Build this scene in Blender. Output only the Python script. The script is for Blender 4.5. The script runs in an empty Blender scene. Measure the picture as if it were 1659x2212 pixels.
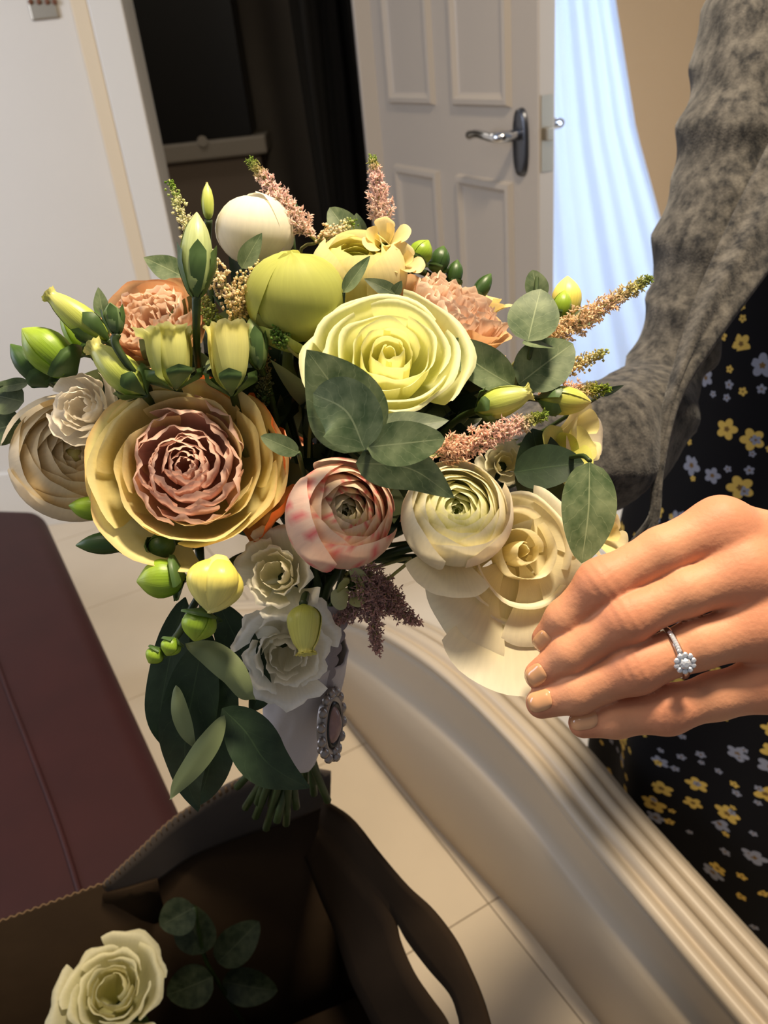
import bpy, math, random
import numpy as np
from mathutils import Matrix, Vector, noise

random.seed(7)
rng = np.random.RandomState(11)
SC = bpy.context.scene
COL = SC.collection

# ------------------------------------------------------------------ camera
F, CX, CY, H = 1790.0, 829.5, 1106.0, 1.30            # focal length in px of the 1659x2212 frame, eye height
_u = np.array([-340.0, 3144.0, 1790.0]); _u /= np.linalg.norm(_u)
_k = np.array([0, 0, -1.0]); _f = _k - _u * (_u @ _k); _f /= np.linalg.norm(_f)
_r = np.cross(_f, _u)
ROT = np.array([_r, _f, _u])
CAM = np.array([0, 0, H])


def P(px, py, d):
    """world point seen at a pixel of the photograph, d metres deep"""
    return CAM + ROT @ np.array([(px - CX) / F * d, -(py - CY) / F * d, -d])


def ray(px, py):
    return ROT @ np.array([(px - CX) / F, -(py - CY) / F, -1.0])


def onz(px, py, z):
    d = ray(px, py); return CAM + d * (z - H) / d[2]


def ony(px, py, y):
    d = ray(px, py); return CAM + d * y / d[1]


def V(x, y, z):
    v = ROT @ np.array([x, y, z], float); return v / np.linalg.norm(v)


cd = bpy.data.cameras.new('camera'); cam = bpy.data.objects.new('camera', cd); COL.objects.link(cam)
cd.sensor_fit = 'AUTO'; cd.sensor_width = 36.0; cd.lens = F / 2212.0 * 36.0
cd.clip_start = 0.02; cd.clip_end = 50
cd.dof.use_dof = True; cd.dof.focus_distance = 0.40; cd.dof.aperture_fstop = 14.0
M4 = Matrix.Identity(4)
for i in range(3):
    for j in range(3): M4[i][j] = ROT[i, j]
    M4[i][3] = CAM[i]
cam.matrix_world = M4
SC.camera = cam

# ------------------------------------------------------------------ world, lights, exposure
W = bpy.data.worlds.new('world'); SC.world = W; W.use_nodes = True
bg = W.node_tree.nodes['Background']; bg.inputs[0].default_value = (0.80, 0.82, 0.90, 1); bg.inputs[1].default_value = 0.25


def area(name, loc, target, size, power, col, shape='DISK', sy=None):
    l = bpy.data.lights.new(name, 'AREA'); l.shape = shape; l.size = size; l.energy = power; l.color = col
    if sy: l.size_y = sy
    o = bpy.data.objects.new(name, l); COL.objects.link(o); o.location = loc
    o.rotation_euler = (Vector(target) - Vector(loc)).to_track_quat('-Z', 'Y').to_euler()
    return o


area('ceiling_lamp', (0.30, 0.52, 2.35), (0.0, 0.42, 1.1), 0.22, 38, (1.0, 0.83, 0.60))
area('fill_light', (-0.7, 0.25, 2.3), (0.0, 0.5, 1.1), 0.5, 4, (1.0, 0.84, 0.64))  # unseen fill added over the bouquet, not a known lamp
area('curtain_backlight', (0.74, 3.10, 1.25), (0.74, 0.0, 1.15), 0.34, 27, (0.66, 0.80, 1.0), 'RECTANGLE', 2.2)  # added behind the sheer fabric to make it glow; no window is built there
area('daylight_left', (-2.3, 0.9, 1.7), (-0.7, 2.6, 0.7), 0.9, 30, (0.74, 0.82, 1.0), 'RECTANGLE', 1.2)
area('daylight_right', (1.75, 1.7, 1.3), (0.5, 2.1, 0.9), 0.7, 22, (0.70, 0.82, 1.0), 'RECTANGLE', 1.4)
area('back_room_fill', (-0.9, 3.2, 2.45), (-0.3, 3.6, 0.5), 0.5, 5.0, (1.0, 0.9, 0.78))  # invented weak fill that lifts the dark room past the doorway
vs = SC.view_settings
SC.display_settings.display_device = 'sRGB'
vs.view_transform = 'Standard'; vs.look = 'None'; vs.gamma = 1.0; vs.use_curve_mapping = False
vs.exposure = 0.0
try:
    SC.cycles.max_bounces = 6; SC.cycles.use_denoising = True
except Exception:
    pass

# ------------------------------------------------------------------ helpers


def lin(c):
    c = np.array(c, float) / 255.0
    return np.where(c <= 0.04045, c / 12.92, ((c + 0.055) / 1.055) ** 2.4)


def mat(name, col=None, rough=0.5, attr=None, transl=0.0, metal=0.0, spec=0.4, bump=0.0, bscale=60.0, mott=0.0, mscale=30.0,
        sss=0.0, back=None, stretch=None, coat=0.0, sheen=0.0):
    m = bpy.data.materials.new(name); m.use_nodes = True
    nt = m.node_tree; N = nt.nodes; L = nt.links
    b = N['Principled BSDF']; out = N['Material Output']
    b.inputs['Roughness'].default_value = rough; b.inputs['Metallic'].default_value = metal
    b.inputs['Specular IOR Level'].default_value = spec
    if coat: b.inputs['Coat Weight'].default_value = coat; b.inputs['Coat Roughness'].default_value = 0.15
    if sheen: b.inputs['Sheen Weight'].default_value = sheen
    src = None
    if attr:
        a = N.new('ShaderNodeAttribute'); a.attribute_name = attr; src = a.outputs['Color']
    else:
        r = N.new('ShaderNodeRGB'); r.outputs[0].default_value = (*lin(col), 1); src = r.outputs[0]
    tc = N.new('ShaderNodeTexCoord'); coord = tc.outputs['Object']
    if stretch:
        mp = N.new('ShaderNodeMapping'); mp.inputs['Scale'].default_value = stretch
        L.new(tc.outputs['UV'], mp.inputs['Vector']); coord = mp.outputs[0]
    if mott:
        n = N.new('ShaderNodeTexNoise'); n.inputs['Scale'].default_value = mscale; n.inputs['Detail'].default_value = 4
        L.new(coord, n.inputs['Vector'])
        mr = N.new('ShaderNodeMapRange'); mr.inputs['From Min'].default_value = 0.3; mr.inputs['From Max'].default_value = 0.7
        mr.inputs['To Min'].default_value = 1 - mott; mr.inputs['To Max'].default_value = 1 + mott
        L.new(n.outputs[0], mr.inputs['Value'])
        mx = N.new('ShaderNodeVectorMath'); mx.operation = 'SCALE'
        L.new(src, mx.inputs[0]); L.new(mr.outputs[0], mx.inputs['Scale']); src = mx.outputs[0]
    if back is not None:
        g = N.new('ShaderNodeNewGeometry'); mixb = N.new('ShaderNodeMix'); mixb.data_type = 'RGBA'
        L.new(g.outputs['Backfacing'], mixb.inputs[0]); L.new(src, mixb.inputs[6]); mixb.inputs[7].default_value = (*lin(back), 1)
        src = mixb.outputs[2]
    L.new(src, b.inputs['Base Color'])
    if sss:
        b.inputs['Subsurface Weight'].default_value = sss; b.inputs['Subsurface Radius'].default_value = (1.0, 0.35, 0.2)
        b.inputs['Subsurface Scale'].default_value = 0.004
    if bump:
        n2 = N.new('ShaderNodeTexNoise'); n2.inputs['Scale'].default_value = bscale; n2.inputs['Detail'].default_value = 5
        L.new(coord, n2.inputs['Vector'])
        bp = N.new('ShaderNodeBump'); bp.inputs['Strength'].default_value = bump; bp.inputs['Distance'].default_value = 0.002
        L.new(n2.outputs[0], bp.inputs['Height']); L.new(bp.outputs[0], b.inputs['Normal'])
    if transl:
        t = N.new('ShaderNodeBsdfTranslucent'); L.new(src, t.inputs['Color'])
        ms = N.new('ShaderNodeMixShader'); ms.inputs[0].default_value = transl
        L.new(b.outputs[0], ms.inputs[1]); L.new(t.outputs[0], ms.inputs[2]); L.new(ms.outputs[0], out.inputs['Surface'])
    return m


M = {}
M['petal'] = mat('petal', attr='Col', rough=0.55, transl=0.36, spec=0.2, mott=0.035, mscale=3.0, stretch=(9, 1.2, 1), bump=0.06, bscale=5.0)
M['bud'] = mat('bud_skin', attr='Col', rough=0.38, transl=0.10, spec=0.45, mott=0.10, mscale=3.0, stretch=(7, 0.8, 1), bump=0.1, bscale=4.0)
M['stem'] = mat('green_stem', (48, 64, 28), rough=0.45, mott=0.2, mscale=60)
M['sepal'] = mat('sepal_green', (74, 100, 52), rough=0.45, transl=0.1, mott=0.15, mscale=60)
M['floret'] = mat('floret', attr='Col', rough=0.6, transl=0.45, spec=0.2)
M['white_paint'] = mat('white_paint', (226, 222, 214), rough=0.35, bump=0.02, bscale=20)
M['door_paint'] = mat('door_paint', (172, 162, 150), rough=0.4)
M['wall'] = mat('wall_paint', (222, 216, 206), rough=0.8, mott=0.02, mscale=3)
M['beige'] = mat('beige_wall', (176, 140, 98), rough=0.85, mott=0.02, mscale=3)
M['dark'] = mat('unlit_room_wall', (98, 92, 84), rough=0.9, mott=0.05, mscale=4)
M['black'] = mat('black_surface', (16, 15, 14), rough=0.35)
M['ledge'] = mat('grey_ledge', (150, 142, 130), rough=0.5)
M['cloth_black'] = mat('black_cloth', (30, 29, 28), rough=0.95)
M['chrome'] = mat('chrome', (210, 212, 216), rough=0.12, metal=1.0)
M['plate_dark'] = mat('dark_metal_plate', (92, 94, 100), rough=0.3, metal=0.9)
M['steel'] = mat('brushed_steel', (170, 160, 142), rough=0.35, metal=0.8, bump=0.05, bscale=300)
M['curtain'] = mat('sheer_white_fabric', (224, 232, 244), rough=0.9, transl=0.45, spec=0.1, bump=0.05, bscale=200)
M['maroon'] = mat('maroon_leather', (50, 20, 18), rough=0.55, spec=0.25, mott=0.12, mscale=9, bump=0.15, bscale=120)
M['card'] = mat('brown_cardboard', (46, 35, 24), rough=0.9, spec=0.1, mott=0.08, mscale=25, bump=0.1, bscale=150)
M['skin'] = mat('skin', attr='Col', rough=0.55, sss=0.1, spec=0.28, bump=0.15, bscale=420)
M['nail'] = mat('nude_nail_polish', (214, 160, 116), rough=0.16, coat=0.6)
M['silver'] = mat('silver', (205, 205, 205), rough=0.18, metal=1.0)
M['oldsilver'] = mat('aged_silver', (150, 142, 138), rough=0.35, metal=0.8)
M['diamond'] = mat('cut_stone', (235, 238, 245), rough=0.04, spec=1.0, metal=0.5)
M['cameo'] = mat('mauve_cameo', (150, 118, 112), rough=0.3, mott=0.25, mscale=160)
M['onyx'] = mat('dark_setting', (24, 18, 16), rough=0.3)
M['ribbon'] = mat('grey_satin_ribbon', (196, 188, 188), rough=0.55, transl=0.1, sheen=0.3, bump=0.1, bscale=400)
M['lace'] = mat('grey_lace', (150, 140, 142), rough=0.9, bump=0.3, bscale=900)


def leaf_mat(name, col, vein, bloom, rough, back):
    m = bpy.data.materials.new(name); m.use_nodes = True
    nt = m.node_tree; N = nt.nodes; L = nt.links; b = N['Principled BSDF']; out = N['Material Output']
    b.inputs['Roughness'].default_value = rough; b.inputs['Specular IOR Level'].default_value = 0.35
    uv = N.new('ShaderNodeTexCoord'); sx = N.new('ShaderNodeSeparateXYZ'); L.new(uv.outputs['UV'], sx.inputs[0])

    def math_(op, a, bb=None, c=None):
        n = N.new('ShaderNodeMath'); n.operation = op
        for i, x in enumerate((a, bb, c)):
            if x is None: continue
            if isinstance(x, (int, float)): n.inputs[i].default_value = x
            else: L.new(x, n.inputs[i])
        return n.outputs[0]
    au = math_('ABSOLUTE', math_('SUBTRACT', sx.outputs[0], 0.5))               # 0 at the midrib, .5 at the edge
    mid = math_('LESS_THAN', au, 0.014)
    ns = N.new('ShaderNodeTexNoise'); ns.inputs['Scale'].default_value = 7; ns.inputs['Detail'].default_value = 4; L.new(uv.outputs['UV'], ns.inputs[0])
    side = math_('FRACT', math_('ADD', math_('MULTIPLY', math_('SUBTRACT', sx.outputs[1], math_('MULTIPLY', au, 0.55)), 6.5), math_('MULTIPLY', ns.outputs[0], 0.9)))
    sidev = math_('LESS_THAN', side, 0.055)
    vein_f = math_('MAXIMUM', math_('MULTIPLY', mid, 0.7), math_('MULTIPLY', sidev, 0.32))
    n2 = N.new('ShaderNodeTexNoise'); n2.inputs['Scale'].default_value = 120; n2.inputs['Detail'].default_value = 6; L.new(uv.outputs['Object'], n2.inputs[0])
    mr = N.new('ShaderNodeMapRange'); mr.inputs[1].default_value = 0.35; mr.inputs[2].default_value = 0.7; L.new(n2.outputs[0], mr.inputs[0])
    m1 = N.new('ShaderNodeMix'); m1.data_type = 'RGBA'; m1.inputs[6].default_value = (*lin(col), 1); m1.inputs[7].default_value = (*lin(bloom), 1); L.new(mr.outputs[0], m1.inputs[0])
    m2 = N.new('ShaderNodeMix'); m2.data_type = 'RGBA'; L.new(vein_f, m2.inputs[0]); L.new(m1.outputs[2], m2.inputs[6]); m2.inputs[7].default_value = (*lin(vein), 1)
    at = N.new('ShaderNodeAttribute'); at.attribute_name = 'Col'
    mu = N.new('ShaderNodeMix'); mu.data_type = 'RGBA'; mu.blend_type = 'MULTIPLY'; mu.inputs[0].default_value = 1; L.new(m2.outputs[2], mu.inputs[6]); L.new(at.outputs[0], mu.inputs[7])
    g = N.new('ShaderNodeNewGeometry'); mb = N.new('ShaderNodeMix'); mb.data_type = 'RGBA'; L.new(g.outputs['Backfacing'], mb.inputs[0]); L.new(mu.outputs[2], mb.inputs[6]); mb.inputs[7].default_value = (*lin(back), 1)
    L.new(mb.outputs[2], b.inputs['Base Color'])
    bp = N.new('ShaderNodeBump'); bp.inputs['Strength'].default_value = 0.25; bp.inputs['Distance'].default_value = 0.001
    L.new(math_('ADD', vein_f, math_('MULTIPLY', n2.outputs[0], 0.6)), bp.inputs['Height']); L.new(bp.outputs[0], b.inputs['Normal'])
    t = N.new('ShaderNodeBsdfTranslucent'); L.new(mb.outputs[2], t.inputs[0]); ms = N.new('ShaderNodeMixShader'); ms.inputs[0].default_value = 0.12
    L.new(b.outputs[0], ms.inputs[1]); L.new(t.outputs[0], ms.inputs[2]); L.new(ms.outputs[0], out.inputs[0])
    return m


M['euc'] = leaf_mat('eucalyptus_leaf', (72, 92, 58), (150, 162, 122), (124, 138, 100), 0.5, (120, 134, 100))
M['dleaf'] = leaf_mat('dark_green_leaf', (36, 54, 34), (60, 80, 52), (48, 66, 44), 0.5, (124, 136, 94))


def mesh(name, verts, faces, m, parent=None, origin=None, cols=None, uvs=None, smooth=True, kind=None, label=None):
    """one mesh object; verts in world metres, stored relative to origin (the thing's base)"""
    verts = np.asarray(verts, float)
    if origin is None:
        origin = np.zeros(3)
    me = bpy.data.meshes.new(name)
    me.from_pydata((verts - origin).tolist(), [], faces if isinstance(faces, list) else faces.tolist())
    if cols is not None:
        ca = me.color_attributes.new('Col', 'FLOAT_COLOR', 'POINT')
        c4 = np.ones((len(verts), 4), np.float32); c4[:, :3] = cols
        ca.data.foreach_set('color', c4.ravel())
    if uvs is not None:
        ul = me.uv_layers.new(name='UVMap')
        idx = np.zeros(len(me.loops), np.int32); me.loops.foreach_get('vertex_index', idx)
        ul.data.foreach_set('uv', np.asarray(uvs, np.float32)[idx].ravel())
    if smooth:
        me.polygons.foreach_set('use_smooth', np.ones(len(me.polygons), bool))
    me.materials.append(m)
    o = bpy.data.objects.new(name, me); COL.objects.link(o)
    if parent is not None:
        o.parent = parent
    else:
        o.location = origin
    if kind: o['kind'] = kind
    if label: o['label'] = label
    return o


def thing(name, label, cat, loc, group=None):
    o = bpy.data.objects.new(name, None); COL.objects.link(o)
    o.empty_display_size = 0.02; o.location = tuple(float(x) for x in loc)
    o['label'] = label; o['category'] = cat
    if group: o['group'] = group
    o['_loc'] = [float(x) for x in loc]
    return o


def tag(o, label, cat, group=None):
    o['label'] = label; o['category'] = cat
    if group: o['group'] = group
    return o


def org(o):
    return np.array(o['_loc']) if '_loc' in o.keys() else np.zeros(3)


def grid_faces(nu, nv, closed_u=False):
    """vertex (i,j) = i*nv + j, i along u"""
    f = []
    for i in range(nu if closed_u else nu - 1):
        i2 = (i + 1) % nu
        for j in range(nv - 1):
            f.append((i * nv + j, i2 * nv + j, i2 * nv + j + 1, i * nv + j + 1))
    return f


def spline(pts, n):
    """Catmull-Rom through rows of pts, n samples"""
    p = np.asarray(pts, float)
    if len(p) == 2:
        t = np.linspace(0, 1, n)[:, None]; return p[0] * (1 - t) + p[1] * t
    q = np.vstack([2 * p[0] - p[1], p, 2 * p[-1] - p[-2]])
    t = np.linspace(0, len(p) - 1 - 1e-9, n); k = t.astype(int); s = (t - k)[:, None]
    a, b, c, d = q[k], q[k + 1], q[k + 2], q[k + 3]
    return 0.5 * (2 * b + (c - a) * s + (2 * a - 5 * b + 4 * c - d) * s ** 2 + (3 * b - a - 3 * c + d) * s ** 3)


def frames(c):
    t = np.gradient(c, axis=0); t /= np.linalg.norm(t, axis=1)[:, None] + 1e-12
    n = np.zeros_like(t)
    ref = np.array([0, 0, 1.0]) if abs(t[0, 2]) < 0.9 else np.array([1.0, 0, 0])
    v = np.cross(t[0], ref); v /= np.linalg.norm(v); n[0] = v
    for i in range(1, len(c)):
        v = v - t[i] * (v @ t[i]); v /= np.linalg.norm(v) + 1e-12; n[i] = v
    return t, n, np.cross(t, n)


def tube_geo(pts, rad, n=14, k=8, fn=None, cap=True):
    c = spline(pts, n); r = np.interp(np.linspace(0, 1, n), np.linspace(0, 1, len(rad)), rad)
    t, a, b = frames(c)
    th = np.linspace(0, 2 * math.pi, k, endpoint=False)
    rr = r[None, :] * np.ones((k, 1))
    if fn is not None: rr = rr * fn(th[:, None], np.linspace(0, 1, n)[None, :])
    v = c[None] + rr[..., None] * (np.cos(th)[:, None, None] * a[None] + np.sin(th)[:, None, None] * b[None])
    verts = v.reshape(-1, 3); f = grid_faces(k, n, True)
    if cap:
        f.append(tuple(i * n for i in range(k))[::-1]); f.append(tuple(i * n + n - 1 for i in range(k)))
    return verts, f


def join(parts):
    vs_, fs_, cs_ = [], [], []; o = 0
    for p in parts:
        v, f = p[0], p[1]
        vs_.append(v); fs_ += [tuple(x + o for x in q) for q in f]
        if len(p) > 2: cs_.append(np.broadcast_to(p[2], (len(v), 3)))
        o += len(v)
    return np.vstack(vs_), fs_, (np.vstack(cs_) if cs_ else None)


def box_geo(lo, hi, ax=None, o=None):
    """box between lo and hi in axes ax (rows) from point o"""
    lo, hi = np.array(lo, float), np.array(hi, float)
    v = np.array([[(lo, hi)[i][0], (lo, hi)[j][1], (lo, hi)[k][2]] for i in (0, 1) for j in (0, 1) for k in (0, 1)])
    if ax is not None: v = np.asarray(o) + v @ np.asarray(ax)
    return v, [(0, 1, 3, 2), (4, 6, 7, 5), (0, 4, 5, 1), (2, 3, 7, 6), (0, 2, 6, 4), (1, 5, 7, 3)]


def bevel(o, w, seg=2):
    md = o.modifiers.new('bevel', 'BEVEL'); md.width = w; md.segments = seg; md.limit_method = 'ANGLE'
    return o


def solid(o, t, off=0.0):
    md = o.modifiers.new('solid', 'SOLIDIFY'); md.thickness = t; md.offset = off
    return o


# ------------------------------------------------------------------ setting: floor, walls, doorway, door
YW = 2.46
fl = mesh('floor', [(-3, -1.2, 0), (3, -1.2, 0), (3, 4.6, 0), (-3, 4.6, 0)], [(0, 1, 2, 3)],
          mat('floor_base', (150, 138, 120), rough=0.7), kind='structure')
# cream marble floor tiles, each its own piece
TM = []
for q in range(3):
    m = mat('marble_tile', ((224, 208, 184), (226, 211, 188), (222, 206, 181))[q], rough=0.18, spec=0.5, mott=0.05, mscale=4.0)
    TM.append(m)
ang = math.radians(27); ca, sa = math.cos(ang), math.sin(ang); TS = 0.45
tile_me = []
for q in range(3):
    v, f = box_geo((-TS / 2 + .0012, -TS / 2 + .0012, -0.004), (TS / 2 - .0012, TS / 2 - .0012, 0.004))
    me = bpy.data.meshes.new('tile'); me.from_pydata(v.tolist(), [], f); me.materials.append(TM[q]); tile_me.append(me)
for i in range(-8, 9):
    for j in range(-8, 9):
        x = i * TS * ca - j * TS * sa; y = 1.6 + i * TS * sa + j * TS * ca
        if -1.9 < x < 1.7 and 0.2 < y < 3.0:
            o = bpy.data.objects.new('tile', tile_me[(i * 7 + j * 3) % 3]); COL.objects.link(o); o.parent = fl; o.location = (x, y, 0.001); o.rotation_euler = (0, 0, ang)

tr_l = ony(300, 100, YW)[0] - 0.10; tr_r = tr_l + 0.085       # the white architrave strip
jl = tr_r; jr = ony(800, 200, YW)[0] - 0.02                    # doorway opening


def slab(name, lo, hi, m, kind='structure'):
    v, f = box_geo(lo, hi); return mesh(name, v, f, m, kind=kind, smooth=False)


slab('wall_left', (-3.0, YW, 0), (tr_l + 0.02, YW + 0.12, 2.5), M['wall'])
slab('wall_back', (jl, YW, 2.03), (jr, YW + 0.12, 2.5), M['wall'])
slab('wall_back_right', (jr + 0.05, YW, 0), (0.42, YW + 0.12, 2.5), M['beige'])
slab('wall_right', (0.4, 3.15, 0), (3.0, 3.27, 2.5), M['beige'])
slab('wall_far_left', (-3.1, -1.2, 0), (-3.0, YW + .1, 2.5), M['wall'])
# architrave: flat board, and a cream strip that paints the shadow line beside it
o = slab('trim_1', (tr_l, YW - 0.022, 0), (tr_r, YW + 0.12, 2.08), M['white_paint']); bevel(o, 0.004)
o = slab('trim_shadow_line', (tr_l - 0.045, YW - 0.012, 0), (tr_l - 0.002, YW, 2.1), mat('cream_shadow_line', (226, 208, 178), rough=0.5)); bevel(o, 0.005)
o = slab('trim_3', (jr - 0.005, YW - 0.03, 0), (jr + 0.06, YW + 0.12, 2.08), M['door_paint']); bevel(o, 0.004)
o = slab('baseboard_left', (-3.0, YW - 0.018, 0), (tr_l - 0.045, YW, 0.21), M['white_paint']); bevel(o, 0.006)
# the unlit room through the doorway
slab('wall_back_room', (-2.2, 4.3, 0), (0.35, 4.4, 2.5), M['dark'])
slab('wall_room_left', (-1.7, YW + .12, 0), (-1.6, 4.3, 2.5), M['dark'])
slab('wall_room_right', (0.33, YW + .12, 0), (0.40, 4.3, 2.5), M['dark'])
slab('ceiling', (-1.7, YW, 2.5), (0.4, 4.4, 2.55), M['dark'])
# dark cabinet front and ledge
yb = 4.0
c0 = ony(285, 0, yb); c1 = ony(545, 292, yb)
cab = thing('cabinet', 'dark cabinet with a black front above a grey ledge in the unlit room', 'cabinet', (c0[0] - .1, yb, 0))
v, f = box_geo((c0[0] - 0.35, yb, c1[2]), (c1[0], yb + 0.28, 2.0)); bevel(mesh('front_panel', v, f, M['black'], cab, org(cab), smooth=False), .004)
v, f = box_geo((c0[0] - 0.4, yb - 0.05, c1[2] - 0.075), (c1[0] + 0.06, yb + 0.28, c1[2])); bevel(mesh('ledge', v, f, M['ledge'], cab, org(cab), smooth=False), .01)
v, f = box_geo((c0[0] - 0.38, yb, 0), (c1[0] + 0.02, yb + 0.26, c1[2] - 0.075)); mesh('base', v, f, mat('cabinet_base', (120, 106, 92), rough=.6), cab, org(cab), smooth=False)
v, f = tube_geo([ony(437, 305, yb - .06), ony(437, 305, yb - .045)], [.022, .018], 3, 16); mesh('knob', v, f, M['ledge'], cab, org(cab), smooth=False)
# black drape beside the door frame
x0, x1 = ony(655, 200, 3.2)[0], ony(800, 200, 3.2)[0] + .06
nu, nv = 60, 12
uu = np.linspace(0, 1, nu); zz = np.linspace(0, 2.2, nv)
vv = np.array([[x0 + (x1 - x0) * a + .01 * math.sin(z * 3 + a * 9), 3.2 + 0.03 * math.sin(a * 26) + 0.01 * math.sin(a * 61 + z), z] for a in uu for z in zz])
o = mesh('curtain', vv, grid_faces(nu, nv), M['cloth_black']); solid(o, .004)
tag(o, 'black drape hanging in the unlit room beside the grey door frame', 'curtain')

# metal plate high on the left wall
a = ony(55, -16, YW); b_ = ony(131, 39, YW)
wp = thing('switch_plate', 'small brushed metal plate with brown dots on the white wall', 'switch', (a[0], YW, b_[2]))
v, f = box_geo((a[0], YW - 0.008, b_[2]), (b_[0], YW, a[2] + .03)); bevel(mesh('plate', v, f, M['steel'], wp, org(wp), smooth=False), .004, 3)
for px in (66, 84, 102, 118):
    c = ony(px, 4, YW - .008)
    v, f = tube_geo([c, c - np.array([0, .006, 0])], [.007, .005], 3, 10); mesh('switch', v, f, mat('brown_dot', (120, 76, 52), rough=.4), wp, org(wp))

# the panelled door, hinged at the right jamb and swung toward us
k = 1.0
zr = H - 0.213
hA = onz(812, 285, zr); hB = onz(1163, 318, zr)
DW = float(np.linalg.norm((hB - hA)[:2])); ex = np.array([*(hB - hA)[:2], 0]) / DW
en = np.array([ex[1], -ex[0], 0]); ez = np.array([0, 0, 1.0])     # en faces the camera
DO = np.array([hA[0], hA[1], 0.005])
DAX = np.array([ex, en, ez])


def ondoor(px, py):
    d = ray(px, py); t = ((DO - CAM) @ en) / (d @ en); q = CAM + d * t - DO
    return q @ ex, q[2]


v, f = box_geo((0, -0.04, 0), (DW, 0, 1.98), DAX, DO)
door = mesh('door_1', v, f, M['door_paint'], smooth=False, kind='structure'); bevel(door, .003)
print('door', DW, hA, hB, [tuple(np.round(ondoor(*q), 3)) for q in ((842, 100), (946, 226), (983, 228), (1107, 240), (857, 356), (945, 362), (990, 378), (1107, 390))])


def panel(u0, u1, z0, z1):
    w = 0.028; g = []
    # moulding ring proud of the door, inner field slightly recessed behind it
    prof = [(0, 0.0), (0.006, 0.012), (0.016, 0.013), (0.024, 0.004), (w, 0.002)]
    ring = []
    for ins, hgt in prof:
        ring.append([DO + DAX.T @ np.array(p) for p in ((u0 + ins, hgt, z0 + ins), (u1 - ins, hgt, z0 + ins), (u1 - ins, hgt, z1 - ins), (u0 + ins, hgt, z1 - ins))])
    vv = np.array(ring).reshape(-1, 3); ff = []
    for i in range(len(prof) - 1):
        for j in range(4):
            ff.append((i * 4 + j, i * 4 + (j + 1) % 4, i * 4 + 4 + (j + 1) % 4, i * 4 + 4 + j))
    ff.append(tuple(range(len(prof) * 4 - 4, len(prof) * 4)))
    mesh('panel', vv, ff, M['door_paint'], door, smooth=False)


uL0 = ondoor(836, 110)[0]; uL1 = ondoor(942, 215)[0]; uR0 = ondoor(982, 215)[0]; uR1 = ondoor(1107, 240)[0]
zt = 0.5 * (ondoor(890, 222)[1] + ondoor(1045, 236)[1]); zb = 0.5 * (ondoor(900, 359)[1] + ondoor(1045, 384)[1])
panel(uL0, uL1, zt, 1.86); panel(uR0, uR1, zt, 1.86)
panel(uL0, uL1, 0.22, zb); panel(uR0, uR1, 0.22, zb)


def dp(u_, n_, z_): return DO + DAX.T @ np.array([u_, n_, z_])


hu, hz = ondoor(1128, 307)
zt_, zb_ = ondoor(1128, 232)[1], ondoor(1130, 382)[1]
sh = thing('door_handle', 'chrome lever handle on a dark oval backplate of the grey panelled door', 'door handle', dp(hu, 0, zb_)); sh.name = 'lever_handle'
nn = 24; pts = []
for s_, hh in ((1.0, 0.0), (0.97, 0.008), (0.8, 0.010)):
    for q in range(nn):
        t = 2 * math.pi * q / nn; pw = lambda x: math.copysign(abs(x) ** .75, x)
        pts.append(dp(hu + 0.024 * s_ * pw(math.cos(t)), hh, (zt_ + zb_) / 2 + (zt_ - zb_) / 2 * s_ * pw(math.sin(t))))
ff = [(r_ * nn + q, r_ * nn + (q + 1) % nn, r_ * nn + nn + (q + 1) % nn, r_ * nn + nn + q) for r_ in (0, 1) for q in range(nn)] + [tuple(range(2 * nn, 3 * nn))]
mesh('backplate', np.array(pts), ff, M['plate_dark'], sh, org(sh))
lz = ondoor(1110, 288)[1]
v, f = tube_geo([dp(hu, .01, lz), dp(hu, .05, lz), dp(hu - .03, .058, lz), dp(hu - .08, .056, lz + .004), dp(hu - .115, .054, lz)], [.011, .011, .009, .0085, .010], 18, 12)
mesh('lever', v, f, M['chrome'], sh, org(sh))
# latch plate on the door edge
v, f = box_geo((DW, -0.034, lz - .07), (DW + .002, -.006, lz + .07), DAX, DO); mesh('latch_plate', v, f, M['steel'], door, smooth=False)
v, f = box_geo((DW, -0.028, lz - .012), (DW + .014, -.012, lz + .012), DAX, DO); bevel(mesh('latch_bolt', v, f, M['steel'], door, smooth=False), .002)
v, f = tube_geo([dp(DW - .045, -.04, lz + .01), dp(DW - .045, -.085, lz + .01), dp(DW - .09, -.09, lz + .01)], [.011, .010, .010], 10, 10); mesh('handle', v, f, M['chrome'], door)

# ---- long white sheer fabric beside the door
cx_top0, cx_top1 = ony(1183, 0, 2.62), ony(1325, 0, 2.62)
nu, nv = 120, 40; vv = []
zt2 = 2.2
pl = [(ony(1183, y_, 2.62), ony(xr, y_, 2.62)) for y_, xr in ((0, 1325), (300, 1372), (480, 1420), (600, 1450), (1120, 1600))]
zs = [p_[0][2] for p_ in pl]; xl = [p_[0][0] for p_ in pl]; xr = [p_[1][0] for p_ in pl]
o_ = np.argsort(zs); zs = np.array(zs)[o_]; xl = np.array(xl)[o_]; xr = np.array(xr)[o_]
for a in np.linspace(0, 1, nu):
    for z in np.linspace(0.01, zt2, nv):
        l_ = np.interp(z, zs, xl) - (0.05); r2 = np.interp(z, zs, xr)
        if z < zs[0]: r2 = xr[0] + (zs[0] - z) * .3
        fold = 0.008 * math.sin(a * 15 + 1.2 * math.sin(z * 1.5)) + 0.006 * math.sin(a * 39 + z * 2)
        vv.append((l_ + (r2 - l_) * a, 2.62 + fold * (0.6 + 0.5 * (2.2 - z) / 2.2), z))
o = mesh('curtain', np.array(vv), grid_faces(nu, nv), M['curtain']); solid(o, .0015)
tag(o, 'long white sheer fabric falling in bright folds beside the open panelled door', 'curtain')

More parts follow.
